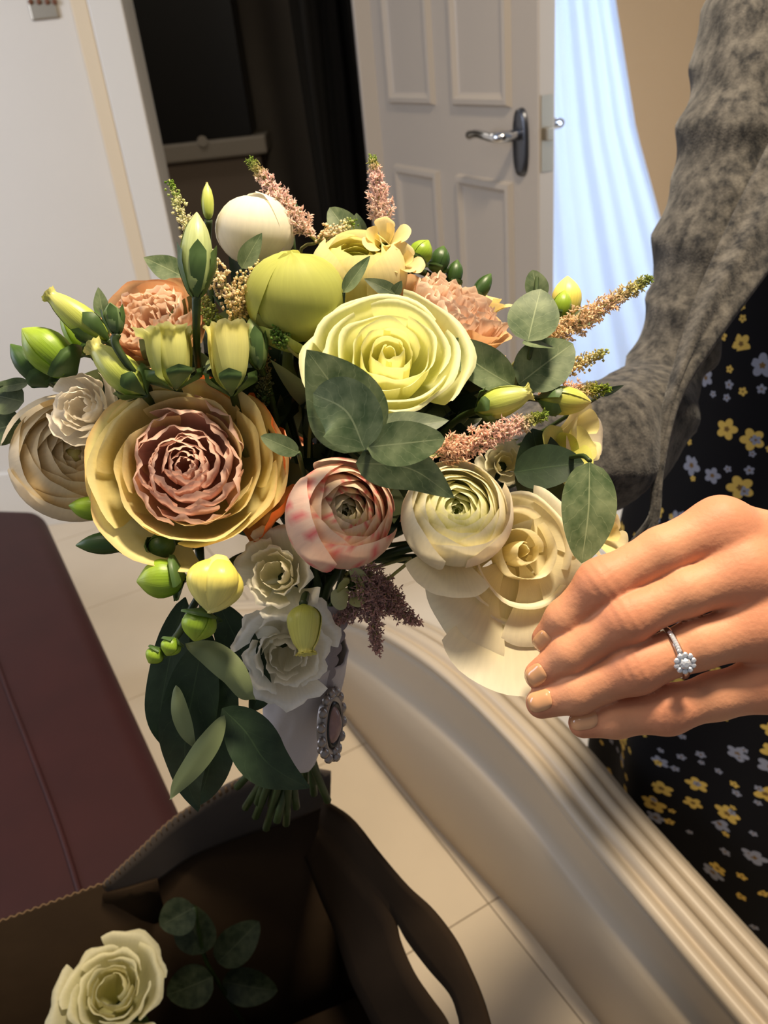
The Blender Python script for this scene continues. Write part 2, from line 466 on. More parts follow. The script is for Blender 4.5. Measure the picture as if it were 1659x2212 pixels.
# ------------------------------------------------------------------ maroon ottoman
ZO = 0.45
e1, e2 = onz(92, 1105, ZO)[:2], onz(388, 1750, ZO)[:2]
ed = (e2 - e1) / np.linalg.norm(e2 - e1); el = np.array([ed[1], -ed[0]])
if el[0] > 0: el = -el
rc = onz(705, 1735, .60)[:2]; ra = onz(0, 1990, .60)[:2]
bw = (ra - rc) / np.linalg.norm(ra - rc); bn = np.array([-bw[1], bw[0]])
if bn[1] < 0: bn = -bn                                             # away from the camera
# near end parallel to the box wall
near_p = rc + bn * 0.055
tt = np.linalg.solve(np.column_stack([ed, -bw]), near_p - e1); near_r = e1 + ed * tt[0]
near_l = near_r + bw * 0.9
far_r = e1 - ed * 0.03; far_l = far_r + np.array([-0.9, 0.25])
poly = [near_r, far_r, far_l, near_l]


def prism(name, poly, z0, z1, m, parent=None, origin=None, bev=.0, seg=4):
    n = len(poly); v = [(*p, z0) for p in poly] + [(*p, z1) for p in poly]
    f = [tuple(range(n))[::-1], tuple(range(n, 2 * n))] + [(i, (i + 1) % n, n + (i + 1) % n, n + i) for i in range(n)]
    o = mesh(name, v, f, m, parent, origin, smooth=True)
    if bev: bevel(o, bev, seg)
    return o


ot = thing('ottoman', 'dark maroon leather ottoman with a rounded corner beside the cardboard box', 'ottoman', (*(near_r + far_l) / 2, 0))
prism('base', [p + (np.mean(poly, axis=0) - p) * .04 for p in poly], 0.0, 0.30, M['maroon'], ot, org(ot), .01)
prism('cushion', poly, 0.30, ZO, M['maroon'], ot, org(ot), .035, 5)
for q, (s0, off) in enumerate(((0.16, 0), (0.40, 0))):
    pa = far_r + el * s0 + ed * .05; pb = near_r + el * s0 * .95 - ed * .02
    pts = [np.array([*(pa + (pb - pa) * t + el * .012 * math.sin(t * 5 + q)), ZO + .0005]) for t in np.linspace(0, 1, 7)]
    v, f = tube_geo(pts, [.004, .004], 30, 6); mesh('piping', v, f, M['maroon'], ot, org(ot))

# ------------------------------------------------------------------ low white moulded bench side
HB = 0.40
con = [onz(*q, 0)[:2] for q in ((1700, 2720), (1290, 2212), (1122, 1996), (911, 1760), (750, 1557))]
d_ = (con[-1] - con[-2]); d_ /= np.linalg.norm(d_); lf = np.array([-d_[1], d_[0]])
con = con + [con[-1] + d_ * .14 + lf * .01, con[-1] + d_ * .22 + lf * .05, con[-1] + d_ * .26 + lf * .13, con[-1] + d_ * .27 + lf * .20]
path = spline(con, 60); tg = np.gradient(path, axis=0); tg /= np.linalg.norm(tg, axis=1)[:, None]
rt = np.stack([tg[:, 1], -tg[:, 0]], 1)                            # away from us
bench = thing('bench', 'long low white bench with moulded top rails curving behind the bouquet', 'bench', (*path[25], 0))


def proj(p):
    c = ROT.T @ (np.asarray(p) - CAM); return CX + F * c[0] / -c[2], CY - F * c[1] / -c[2]


RIMX = [600, 700, 760, 830, 900, 960, 1080, 1200, 1361, 1522, 1700, 2100]; RIMY = [1338, 1341, 1345, 1360, 1400, 1460, 1570, 1722, 1912, 2111, 2330, 2820]
hs = []
for i in range(len(path)):
    best_ = min(np.linspace(.12, .62, 251), key=lambda z: abs(proj((*path[i], z))[1] - np.interp(proj((*path[i], z))[0], RIMX, RIMY)))
    hs.append(best_)
hs = np.array(hs); hs = np.convolve(np.r_[[hs[0]] * 4, hs, [hs[-1]] * 4], np.ones(9) / 9, 'valid')
print('bench heights', np.round(hs[::6], 3))


def sweep(name, prof, m):
    # the rim slopes gently along the bench: low parts of the profile scale with it, the rails ride on it
    v = np.array([[*(path[i] + rt[i] * a), (z * hs[i] / .385 if z < .33 else hs[i] + (z - .385))] for i in range(len(path)) for a, z in prof])
    f = grid_faces(len(path), len(prof)) + [tuple(range(len(prof))), tuple(range((len(path) - 1) * len(prof), len(path) * len(prof)))[::-1]]
    return mesh(name, v, f, m, bench, org(bench))


def arc(cx, cz, r, a0, a1, n=7):
    return [(cx + r * math.cos(math.radians(a0 + (a1 - a0) * i / (n - 1))), cz + r * math.sin(math.radians(a0 + (a1 - a0) * i / (n - 1)))) for i in range(n)]


M['bench'] = mat('cream_white_paint', (194, 178, 155), rough=0.4)
sweep('side_panel', [(0.008, 0), (0.0, .012), (-.004, .06), (-.010, .13), (-.012, .20), (-.010, .255), (-.004, .268), (.006, .274), (.010, .30), (.008, .345), (.004, .375), (.02, .372), (.096, .36), (.096, 0)], M['bench'])
sweep('top_rail', [(.0, .375)] + arc(.003, .390, .009, 220, 20) + [(.016, .391)] + arc(.028, .394, .010, 190, -10) + [(.040, .385), (.036, .37)], M['bench'])
sweep('top_rail', [(.042, .375)] + arc(.054, .385, .011, 200, -20) + [(.066, .372), (.06, .36)], M['bench'])
sweep('top_rail', [(.068, .36)] + arc(.080, .372, .010, 200, -20) + [(.098, .368), (.098, .35)], M['bench'])

# ------------------------------------------------------------------ cardboard box
ZR = 0.60
A3 = lambda px, py, z=ZR: onz(px, py, z)
Cc = A3(705, 1738); Aa = Cc + (A3(0, 1990) - Cc) * 1.35; Dd = Cc + (A3(1060, 2230) - Cc) * 1.25
inn_w = (Aa - Cc); inn_d = (Dd - Cc)
Bb = Aa + inn_d
bx = thing('cardboard_box', 'open brown cardboard box with raised corrugated flaps under the bouquet', 'box', (*((Aa + Dd) / 2)[:2], 0.0))
ob = org(bx)


def quadstrip(name, rows, m, parent, t=.004, kind=None, closed=None):
    rows = np.array(rows); nv_, nu_ = rows.shape[0], rows.shape[1]
    o = mesh(name, rows.reshape(-1, 3), [(j * nu_ + i, j * nu_ + i + 1, (j + 1) * nu_ + i + 1, (j + 1) * nu_ + i) for j in range(nv_ - 1) for i in range(nu_ - 1)], m, parent, org(parent), smooth=True)
    return solid(o, t)


def wallp(p, q, z0, z1): return [[np.array([*(p + (q - p) * t)[:2], z]) for t in np.linspace(0, 1, 9)] for z in (z0, z1)]


quadstrip('side_wall', wallp(Aa, Cc, 0.004, ZR), M['card'], bx)
quadstrip('side_wall', wallp(Aa, Bb, 0.004, ZR), M['card'], bx)
quadstrip('side_wall', wallp(Bb, Dd, 0.004, ZR), M['card'], bx)
quadstrip('side_wall', wallp(Cc, Dd, 0.004, ZR - .10), M['card'], bx)
quadstrip('bottom_panel', [[Aa * [1, 1, 0] + [0, 0, .25], Cc * [1, 1, 0] + [0, 0, .25]], [Bb * [1, 1, 0] + [0, 0, .25], Dd * [1, 1, 0] + [0, 0, .25]]], M['card'], bx)


def rimedge(name, pts, parent, amp=.0013, wl=.0075, w=.0025):
    c = spline(pts, 60); L_ = np.sum(np.linalg.norm(np.diff(c, axis=0), axis=1)); n = int(L_ / wl * 6)
    c = spline(pts, n); z = np.cumsum(np.r_[0, np.linalg.norm(np.diff(c, axis=0), axis=1)])
    t, a_, b2 = frames(c)
    side = np.cross(t, [0, 0, 1.0]); side /= np.linalg.norm(side, axis=1)[:, None]
    c2 = c + side * (amp * np.sin(z / wl * 2 * math.pi))[:, None] + np.array([0, 0, .0008])
    # fluted strip: a thin ribbon standing on the rim
    v = np.concatenate([np.stack([c2, c2 - [0, 0, .008]], 1)]).reshape(-1, 3)
    f = [(2 * i, 2 * i + 2, 2 * i + 3, 2 * i + 1) for i in range(n - 1)]
    o = mesh(name, v, f, mat('fluting', (112, 90, 66), rough=.9, spec=.1), parent, org(parent)); solid(o, .0008)
    return o


rimedge('corrugated_edge', [Aa, A3(0, 1990), A3(222, 1908)], bx)
# raised flap on the left wall
fl_top = [A3(222, 1909, ZR + .002), A3(300, 1836, .635), A3(385, 1760, .665), A3(515, 1683, .70), A3(620, 1655, .71), A3(715, 1668, .70)]
fl_bot = [A3(232, 1950, ZR - .03), A3(330, 1906, ZR - .015), A3(420, 1845), A3(540, 1800), A3(630, 1770), Cc]
T_ = spline(fl_top, 24); B_ = spline(fl_bot, 24)
flap = quadstrip('flap', [T_ * (1 - s_) + B_ * s_ + np.array([0, 0, -.012]) * math.sin(math.pi * s_) for s_ in np.linspace(0, 1, 7)], mat('grey_kraft_liner', (76, 69, 64), rough=.9, spec=.1, mott=.06, mscale=20), bx, .003)
rimedge('corrugated_edge', fl_top[:4], bx)
# turned lower lip of that flap
quadstrip('flap_fold', [[A3(222, 1932, ZR - .01), A3(280, 1918, ZR - .008), A3(340, 1900, ZR - .004)], [A3(228, 1955, ZR - .03), A3(286, 1940, ZR - .03), A3(344, 1925, ZR - .03)], [A3(252, 2015, ZR - .08), A3(310, 2000, ZR - .08), A3(360, 1985, ZR - .08)]], M['card'], bx, .003)
# right flap: a bowed sheet with a torn slit
edge = spline([A3(700, 1730, .69), A3(760, 1770, .66), A3(820, 1845, .64), A3(880, 1915, .63), A3(935, 1965, .62), A3(985, 2030, .61), A3(1020, 2100, .60), A3(1045, 2160, .59), A3(1064, 2225, .58), A3(1085, 2300, .57)], 40)
slr = spline([A3(690, 1790, .62), A3(745, 1850, .60), A3(800, 1915, .59), A3(849, 1975, .585), A3(880, 2030, .58), A3(925, 2090, .575), A3(972, 2145, .57), A3(990, 2190, .565), A3(996, 2225, .56), A3(1000, 2300, .56)], 40)
sll = spline([A3(688, 1792, .62), A3(742, 1853, .60), A3(798, 1917, .59), A3(848, 1977, .585), A3(864, 2035, .575), A3(892, 2100, .57), A3(925, 2150, .565), A3(958, 2195, .56), A3(970, 2225, .56), A3(980, 2300, .55)], 40)
inn = spline([A3(660, 1850, .55), A3(690, 1930, .52), A3(720, 2000, .50), A3(740, 2060, .49), A3(760, 2120, .48), A3(790, 2180, .47), A3(820, 2240, .46), A3(850, 2290, .46), A3(870, 2330, .45), A3(880, 2400, .45)], 40)
rows = []; cols_ = 6
vv = []; ff = []
for i in range(40):
    for s_ in np.linspace(0, 1, cols_):
        vv.append(edge[i] * (1 - s_) + slr[i] * s_ + np.array([0, 0, .006]) * math.sin(math.pi * s_))
    for s_ in np.linspace(0, 1, cols_):
        vv.append(sll[i] * (1 - s_) + inn[i] * s_ + np.array([0, 0, -.004]) * math.sin(math.pi * s_))
w_ = 2 * cols_
for i in range(39):
    for j in range(w_ - 1):
        if j == cols_ - 1 and i >= 12: continue
        ff.append((i * w_ + j, i * w_ + j + 1, i * w_ + w_ + j + 1, i * w_ + w_ + j))
solid(mesh('flap', np.array(vv), ff, M['card'], bx, ob), .003)

# ------------------------------------------------------------------ plant builders
PC = dict(cream=(250, 240, 205), white=(246, 240, 222))


def colramp(stops, t):
    xs = [s for s, _ in stops]; cs = np.array([lin(c) for _, c in stops])
    return np.stack([np.interp(t, xs, cs[:, i]) for i in range(3)], -1)


def prof_eval(pr, t):
    c = spline(np.array(pr, float), 40); tt_ = np.linspace(0, 1, 40)
    return np.interp(t, tt_, c[:, 0]), np.interp(t, tt_, c[:, 1])


def petal_geo(pr, th, hw, tipcut=.3, power=2.2, ruf=0.0, rk=5.0, tuck=.06, basew=.35, nu=13, nv=11, notch=0.0, twist=0.0, lean=0.0):
    A = np.linspace(-1, 1, nu)[:, None] * np.ones((1, nv)); v = np.linspace(0, 1, nv)[None, :] * np.ones((nu, 1))
    vm = 1 - tipcut * np.abs(A) ** power - notch * np.exp(-(A / .18) ** 2)
    ve = v * vm
    rho, h = prof_eval(pr, ve)
    wf = basew + (1 - basew) * np.sin(np.clip(ve * 1.35, 0, 1) * math.pi / 2)
    an = th + A * hw * wf + twist * ve
    p1, p2 = rng.uniform(0, 6.28, 2)
    e = ve ** 2.5
    nz = ruf * (np.sin(A * rk + p1) + .6 * np.sin(A * rk * 2.3 + p2)) * e
    n2 = ruf * (np.sin(A * rk * 1.3 + p2) + .5 * np.sin(A * rk * 2.9 + p1)) * e
    rho = np.maximum(rho * (1 + tuck * A) + .8 * n2, .004); h = h + nz * .7 + lean * rho * np.cos(an)
    xyz = np.stack([rho * np.cos(an), rho * np.sin(an), h], -1).reshape(-1, 3)
    uv = np.stack([(A + 1) / 2, ve], -1).reshape(-1, 2)
    return xyz, grid_faces(nu, nv), uv, ve.reshape(-1), A.reshape(-1)


def basis(axis, spin=0.0):
    z = axis / np.linalg.norm(axis)
    x = np.cross(V(0, 1, 0), z)
    if np.linalg.norm(x) < .2: x = np.cross(V(1, 0, 0), z)
    x /= np.linalg.norm(x); y = np.cross(z, x)
    c, s = math.cos(spin), math.sin(spin)
    return np.array([x * c + y * s, y * c - x * s, z])


BIND = P(640, 1545, .505)
TIPS = [(512, 1700), (530, 1745), (552, 1765), (575, 1790), (598, 1775), (618, 1780), (640, 1745), (556, 1735), (660, 1690), (690, 1690), (708, 1730), (678, 1715), (585, 1740), (535, 1700)]
_tip = [0]


def stem_for(root, base, axis, r=.0022, full=False, name='stem'):
    o = org(root)
    j = np.array([rng.uniform(-.010, .010), rng.uniform(-.006, .010), 0]) * .9
    Q = P(680, 1240, .478) + j * 1.6
    bk = base - axis * .010 + ROT @ np.array([0, 0, -.026])
    bk2 = bk * .6 + Q * .4; d2_ = -(ROT.T @ (bk2 - CAM))[2]
    if d2_ < .455: bk2 = CAM + (bk2 - CAM) * (.458 / d2_)
    pts = [base + axis * .004, bk, bk2, Q, BIND + j]
    if full:
        q = TIPS[_tip[0] % len(TIPS)]; _tip[0] += 1
        pts += [(BIND + j) * .5 + P(q[0], q[1], .545 + rng.uniform(-.012, .012)) * .5, P(q[0], q[1], .55 + rng.uniform(-.012, .012))]
    v, f = tube_geo(pts, [r, r, r, r], 22, 7)
    return mesh(name, v, f, M['stem'], root, o)


def dome(px, py, off=0.0):
    x = (px - 690) / 680; y = (py - 900) / 520
    return .468 - .105 * math.sqrt(max(0.0, 1 - min(1, x * x + y * y))) + off


def flower(name, label, group, c, R, axis, petals, spin=0.0, cat='flower', full=True, sepals=0, stem=True, squash=1.0):
    """c world centre, R metres; petals: list of dicts (pr, th, hw, col function...)"""
    B = basis(axis, spin); depth = .85 * R
    base = c - B[2] * depth
    root = thing(name, label, cat, base, group)
    for p in petals:
        p = dict(p); cf = p.pop('col'); m = p.pop('mat', M['petal']); nm = p.pop('nm', 'petal'); lb = p.pop('lb', None)
        x, f, uv, ve, A = petal_geo(**p)
        x = x * R; x[:, 1] *= squash
        mesh(nm, c + x @ B, f, m, root, org(root), cols=cf(ve, A), uvs=uv, label=lb)
    for i in range(sepals):
        th = 2 * math.pi * i / sepals + .3
        x, f, uv, ve, A = petal_geo([(.05, -.9), (.3, -.86), (.62, -.62), (.8, -.5)], th, .38, tipcut=.75, power=1.0)
        mesh('sepal', c + (x * R) @ B, f, M['sepal'], root, org(root), uvs=uv)
    if stem: stem_for(root, base, B[2], .0026, full)
    return root


def lerp_prof(keys, s):
    ks = [k_ for k_, _ in keys]
    i = max(0, min(len(ks) - 2, int(np.searchsorted(ks, s) - 1))); t = (s - ks[i]) / (ks[i + 1] - ks[i])
    a, b = np.array(keys[i][1], float), np.array(keys[i + 1][1], float)
    return a * (1 - t) + b * t


ROSE = [(0, [(.02, -.70), (.09, -.5), (.11, -.2), (.075, .06), (.05, .12)]),
        (.2, [(.02, -.70), (.16, -.5), (.21, -.2), (.19, .06), (.17, .14)]),
        (.45, [(.03, -.75), (.30, -.6), (.40, -.25), (.41, .04), (.43, .12)]),
        (.75, [(.04, -.8), (.45, -.65), (.64, -.3), (.70, .0), (.77, .03)]),
        (1.0, [(.05, -.85), (.55, -.74), (.85, -.42), (.98, -.12), (1.08, -.20)])]


def rose_petals(n, inner, outer, keys=ROSE, ruf=(.01, .03), hw=(1.5, .85), tip=(.12, .28), rk=4.0, edge=None, basecol=None, tuck=(.16, .05), s0=0.0, s1=1.0, th0=0.0, pw=1.0, jit=.05, notch=0.0):
    out = []
    for i in range(n):
        s = s0 + (s1 - s0) * (i / max(1, n - 1)) ** pw
        pr = lerp_prof(keys, s)
        pr = pr * (1 + rng.uniform(-jit, jit)) if i > 2 else pr
        cc = [np.array(inner) * (1 - s) + np.array(outer) * s]

        def cf(ve, A, c=cc[0], s=s):
            b = lin(basecol) if basecol is not None else lin(np.clip(c * .93, 0, 255))
            t = np.clip(ve * 1.3, 0, 1)[:, None] ** .8
            col = b * (1 - t) + lin(c) * t
            if edge is not None:
                e = np.clip((ve - .86 + .10 * np.abs(A)) / .14, 0, 1)[:, None] * edge[1](s)
                col = col * (1 - e) + lin(edge[0]) * e
            return col
        out.append(dict(pr=pr, th=th0 + i * 2.39996 + rng.uniform(-.15, .15), hw=hw[0] * (1 - s) + hw[1] * s, tipcut=tip[0] * (1 - s) + tip[1] * s,
                        ruf=ruf[0] * (1 - s) + ruf[1] * s, rk=rk, tuck=tuck[0] * (1 - s) + tuck[1] * s, col=cf, notch=notch * s,
                        nu=17 if s > .3 else 13, nv=13))
    return out


def px2m(px, d): return px * d / F


GR = 'garden roses in the bouquet'; GN = 'ranunculus in the bouquet'; GL = 'lisianthus in the bouquet'; GF = 'freesia sprigs in the bouquet'; GA = 'astilbe plumes in the bouquet'; GE = 'eucalyptus sprigs in the bouquet'

# ------------------------------------------------------------------ the roses
# big dusky mauve garden rose
d = .392; c = P(402, 1005, d); R = px2m(212, d)
CUP = [(0, [(.04, -.7), (.22, -.5), (.28, -.25), (.27, -.05), (.27, 0.02)]),
       (.35, [(.04, -.75), (.36, -.6), (.52, -.3), (.56, -.05), (.58, .06)]),
       (.7, [(.05, -.8), (.46, -.7), (.72, -.4), (.82, -.08), (.88, .05)]),
       (1.0, [(.05, -.85), (.52, -.78), (.86, -.5), (1.0, -.18), (1.10, -.10)])]
pet = rose_petals(15, (228, 204, 156), (240, 228, 158), CUP, ruf=(.02, .028), hw=(1.0, .85), tip=(.15, .22), rk=3.4, s0=.33, s1=1.0,
                  edge=((236, 128, 72), lambda s: .0 if s < .8 else .35), basecol=(226, 214, 142), tuck=(.10, .06), jit=.07)
MAUVE = (196, 142, 124)


def mauve(ve, A):
    t = np.clip(ve, 0, 1)[:, None]; return lin((216, 162, 142)) * (1 - t) + lin((240, 204, 184)) * t


HEART = [(0, [(.02, -.5), (.08, -.3), (.10, -.08), (.075, .06), (.05, .09)]), (.3, [(.02, -.5), (.20, -.34), (.25, -.10), (.24, .05), (.20, .10)]),
         (.7, [(.03, -.5), (.36, -.36), (.46, -.10), (.46, .03), (.41, .08)]), (1.0, [(.03, -.5), (.46, -.36), (.60, -.12), (.63, .02), (.58, .06)])]
for hp_ in rose_petals(30, (226, 176, 158), (236, 200, 176), HEART, ruf=(.02, .045), hw=(1.5, .62), tip=(.12, .25), rk=5.5, tuck=(.18, .12), jit=.09, basecol=(206, 150, 132), notch=.06):
    hp_['tuck'] *= rng.choice([-1, 1, 1]); hp_['col'] = mauve; pet.append(hp_)
flower('rose', 'large dusky mauve garden rose with a crumpled heart and buttery outer petals', GR, c, R, V(.12, .20, 1), pet, .4, sepals=5)
# orange-flushed guard petals at its right
root_m = bpy.data.objects['rose']
B = basis(V(.12, .20, 1), 0)
for th, sc in ((.15, 1.0), (-.45, 1.03), (.62, 1.0), (1.25, .96)):
    x, f, uv, ve, A = petal_geo([(.1, -.8), (.6, -.85), (.95, -.62), (1.04, -.25), (1.0, .02)], th, .42, tipcut=.45, ruf=.03)
    t = np.clip(ve * 1.2 - .1 + .25 * np.abs(A), 0, 1)[:, None]
    mesh('petal', c + (x * R * sc) @ B, f, M['petal'], root_m, org(root_m), cols=lin((222, 190, 104)) * (1 - t) + lin((226, 112, 52)) * t, uvs=uv, label='guard petal flushed orange at its edge')

# yellow-green rose, centre
d = .378; c = P(842, 768, d); R = px2m(180, d)
pet = rose_petals(20, (252, 246, 176), (246, 246, 196), ruf=(.012, .05), hw=(1.5, 1.0), rk=3.2, jit=.08, pw=.85, basecol=(232, 236, 146), edge=((244, 246, 200), lambda s: .6), tip=(.1, .2))
flower('rose', 'pale lemon yellow rose with a swirled centre above the eucalyptus leaves', GR, c, R, V(.05, .42, 1), pet, 1.0, sepals=5)
# peach rose, back left
d = .45; c = P(322, 690, d); R = px2m(122, d)
pet = rose_petals(9, (226, 170, 130), (232, 190, 140), CUP, ruf=(.02, .04), hw=(1.1, .9), s0=.4, edge=((236, 120, 60), lambda s: .35 if s > .7 else 0), basecol=(220, 190, 120))


def pk(ve, A):
    t = np.clip(ve, 0, 1)[:, None]; return lin((230, 184, 154)) * (1 - t) + lin((250, 228, 204)) * t


for q in range(34):
    s = (q + .5) / 34; r0 = .6 * math.sqrt(s); a0 = q * 2.39996
    pr = np.array([(.03 + r0 * .5, -.6), (.05 + r0 * .8, -.4), (.05 + r0, -.15), (.05 + r0 * 1.03, .06), (.045 + r0, .12)]) * rng.uniform(.92, 1.08)
    pet.append(dict(pr=pr, th=a0, hw=min(1.4, .26 / (r0 + .05)), tipcut=.25, ruf=.05, rk=5, tuck=rng.choice([-.25, .25]), col=pk, nu=13, nv=8, basew=.6))
flower('rose', 'peach pink garden rose at the back left behind the green buds', GR, c, R, V(-.1, .45, 1), pet, .2)
# peach rose, right, seen from its side
d = .425; c = P(985, 668, d); R = px2m(140, d)
pet = rose_petals(9, (228, 182, 140), (238, 204, 154), CUP, ruf=(.02, .04), hw=(1.1, .9), s0=.45, edge=((240, 150, 96), lambda s: .25 if s > .7 else 0), basecol=(222, 196, 120))
for q in range(34):
    s = (q + .5) / 34; r0 = .66 * math.sqrt(s); a0 = q * 2.39996
    pr = np.array([(.03 + r0 * .5, -.6), (.05 + r0 * .8, -.4), (.05 + r0, -.1), (.05 + r0 * 1.04, .12), (.045 + r0, .18)]) * rng.uniform(.92, 1.08)
    pet.append(dict(pr=pr, th=a0, hw=min(1.4, .26 / (r0 + .05)), tipcut=.25, ruf=.05, rk=5, tuck=rng.choice([-.25, .25]), col=pk, nu=13, nv=8, basew=.6))
flower('rose', 'peach rose turned sideways behind the lemon yellow rose', GR, c, R, V(.42, .72, .55), pet, .2)
# white rose at the fingertips
d = .388; c = P(1128, 1190, d); R = px2m(160, d)
pet = rose_petals(11, (252, 240, 190), (250, 242, 214), ruf=(.01, .03), hw=(1.5, 1.1), jit=.1, tip=(.1, .2), basecol=(240, 224, 164), rk=3)
flower('rose', 'ivory white rose touched by the fingertips of the hand', GR, c, R, V(.25, .15, 1), pet, .3)
root_w = bpy.data.objects['rose.004']; B = basis(V(.25, .15, 1), 0)


def ivory(ve, A):
    t = np.clip(ve, 0, 1)[:, None]; return lin((236, 222, 170)) * (1 - t) + lin((250, 242, 216)) * t


# its big drooping guard petals
for th, sc, hw_, pr in ((-1.75, 1.0, .62, [(.2, -.3), (.8, -.25), (1.3, -.15), (1.68, -.05), (1.92, .03)]), (-2.4, 1.0, .62, [(.2, -.25), (.7, -.2), (1.05, -.12), (1.35, -.12), (1.5, -.2)]),
                       (-1.25, .9, .6, [(.2, -.2), (.7, -.15), (1.05, -.10), (1.35, -.1), (1.5, -.14)]), (-.5, .75, .7, [(.2, -.2), (.7, -.2), (1.0, -.1), (1.25, -.06), (1.4, -.1)]), (.6, .72, .7, [(.2, -.2), (.7, -.2), (1.0, -.1), (1.2, -.06), (1.32, -.12)])):
    x, f, uv, ve, A = petal_geo(pr, th, hw_, tipcut=.18, power=3, ruf=.02, rk=3, nu=17, nv=13)
    mesh('petal', c + (x * R * sc) @ B, f, M['petal'], root_w, org(root_w), cols=ivory(ve, A), uvs=uv)


# ------------------------------------------------------------------ ranunculus
def core_disc(root, c, R, axis, col):
    B = basis(axis); th = np.linspace(0, 2 * math.pi, 14, endpoint=False); rows_ = []
    for r_, z in ((.30, -.5), (.26, -.1), (.16, .12), (.05, .2)): rows_.append(np.stack([r_ * np.cos(th), r_ * np.sin(th), np.full(14, z)], 1))
    v, f = rings(rows_); mesh('centre', c + (v * R) @ B, f, M['bud'], root, org(root), cols=np.tile(lin(col), (len(v), 1)), uvs=np.zeros((len(v), 2)))


def rings(lst, cap=True):
    n = len(lst[0]); v = np.vstack(lst); f = [(r * n + i, r * n + (i + 1) % n, r * n + n + (i + 1) % n, r * n + n + i) for r in range(len(lst) - 1) for i in range(n)]
    if cap: f.append(tuple(range(len(v) - n, len(v))))
    return v, f


def ranunc(n, cin, cout, open_=.55, jit=4, rj=0.0, ruf=.012, core=(180, 196, 80), edgec=None, patt=None, n_hw=(1.3, 1.0), zs=.92):
    out = []
    for i in range(n):
        s = i / (n - 1); r = (.12 + .88 * s) * (1 + rng.uniform(-rj, rj))
        top = math.radians(78 * (1 - s) + (90 - 64 * open_) * s + rng.uniform(-jit, jit * .6))      # latitude where the petal ends
        ph = np.linspace(math.radians(-75), top, 7)
        pr = np.stack([r * np.cos(ph) + .01, r * np.sin(ph) * zs - (1 - s) * .02 + .05 * (1 - s)], 1)
        c_ = np.array(cin) * (1 - s) + np.array(cout) * s

        def cf(ve, A, c_=c_, s=s, i=i):
            t = np.clip((ve - .2) / .7, 0, 1)[:, None]
            col = lin(np.array(core) * (1 - s) + np.array(c_) * s * .94) * (1 - t) + lin(c_) * t
            if edgec is not None:
                e = np.clip((ve - .9) / .1, 0, 1)[:, None] * .6
                col = col * (1 - e) + lin(edgec) * e
            if patt is not None: col = patt(col, ve, A, s, i)
            return col
        out.append(dict(pr=pr, th=i * 2.39996, hw=n_hw[0] * (1 - s) + n_hw[1] * s, tipcut=.16, power=2.5, ruf=ruf, rk=4, tuck=.05, col=cf, nu=15, nv=12, basew=.3))
    return out


d = .372; c = P(984, 1112, d); R = px2m(122, d)
rr = flower('ranunculus', 'creamy white ranunculus with a pale green eye and many thin petals', GN, c, R * 1.0, V(.08, .42, 1), ranunc(40, (224, 226, 140), (250, 240, 214), .9, edgec=(252, 246, 226)), .2)
B = basis(V(.0, .1, 1), 0)
x, f, uv, ve, A = petal_geo([(.2, -.55), (.7, -.5), (1.05, -.25), (1.30, -.12), (1.45, -.02)], -1.75, .62, tipcut=.22, power=3, ruf=.012, nu=19, nv=13)
mesh('petal', c + (x * R) @ B, f, M['petal'], rr, org(rr), cols=ivory(ve, A), uvs=uv, label='loose lower petal curling outward')


def blotch(col, ve, A, s, i):
    u_ = A * 4.2 + i * 1.7; w_ = ve * 7 + i * 2.3
    n_ = np.sin(u_ * 2.1) * np.sin(w_ * 1.7 + u_) + .4 * np.sin(u_ * 5.3 + w_)
    m_ = (np.clip((n_ - .42) * 4, 0, 1) * (s > .35) * (ve > .35))[:, None] * .85
    return col * (1 - m_) + lin((226, 96, 104)) * m_


d = .378; c = P(738, 1112, d); R = px2m(124, d)
flower('ranunculus', 'blush ranunculus splashed with deep pink, half under the eucalyptus leaf', GN, c, R, V(.42, .28, 1), ranunc(36, (212, 206, 150), (240, 208, 186), .75, core=(176, 170, 90), edgec=(246, 226, 208), patt=blotch), 1.1)
d = .44; c = P(158, 985, d); R = px2m(140, d)
r8 = flower('ranunculus', 'ivory and tan ranunculus at the far left behind the white lisianthus', GN, c, R, V(.42, .12, .9), ranunc(34, (226, 204, 166), (246, 232, 202), .95, core=(206, 190, 130), edgec=(252, 240, 214)), .6)
core_disc(r8, c, R, V(.42, .12, .9), (200, 190, 120))
d = .452; c = P(548, 500, d); R = px2m(88, d)
flower('ranunculus', 'tightly closed smooth white ball bloom at the top of the bouquet', GN, c, R, V(.1, .95, .35), ranunc(14, (244, 236, 206), (252, 247, 228), .12, jit=22, rj=.03, ruf=.012, core=(236, 226, 180), n_hw=(1.6, 1.5), zs=.9), .6)
d = .405; c = P(635, 640, d); R = px2m(108, d)


def redvein(col, ve, A, s, i):
    n_ = np.sin(A * 38 + i) * np.sin(A * 23 + 2 * i + ve * 3)
    m_ = (np.clip(n_ - .55, 0, 1) * np.clip((ve - .72) * 4, 0, 1) * (s > .4))[:, None]
    return col * (1 - m_) + lin((176, 90, 50)) * m_


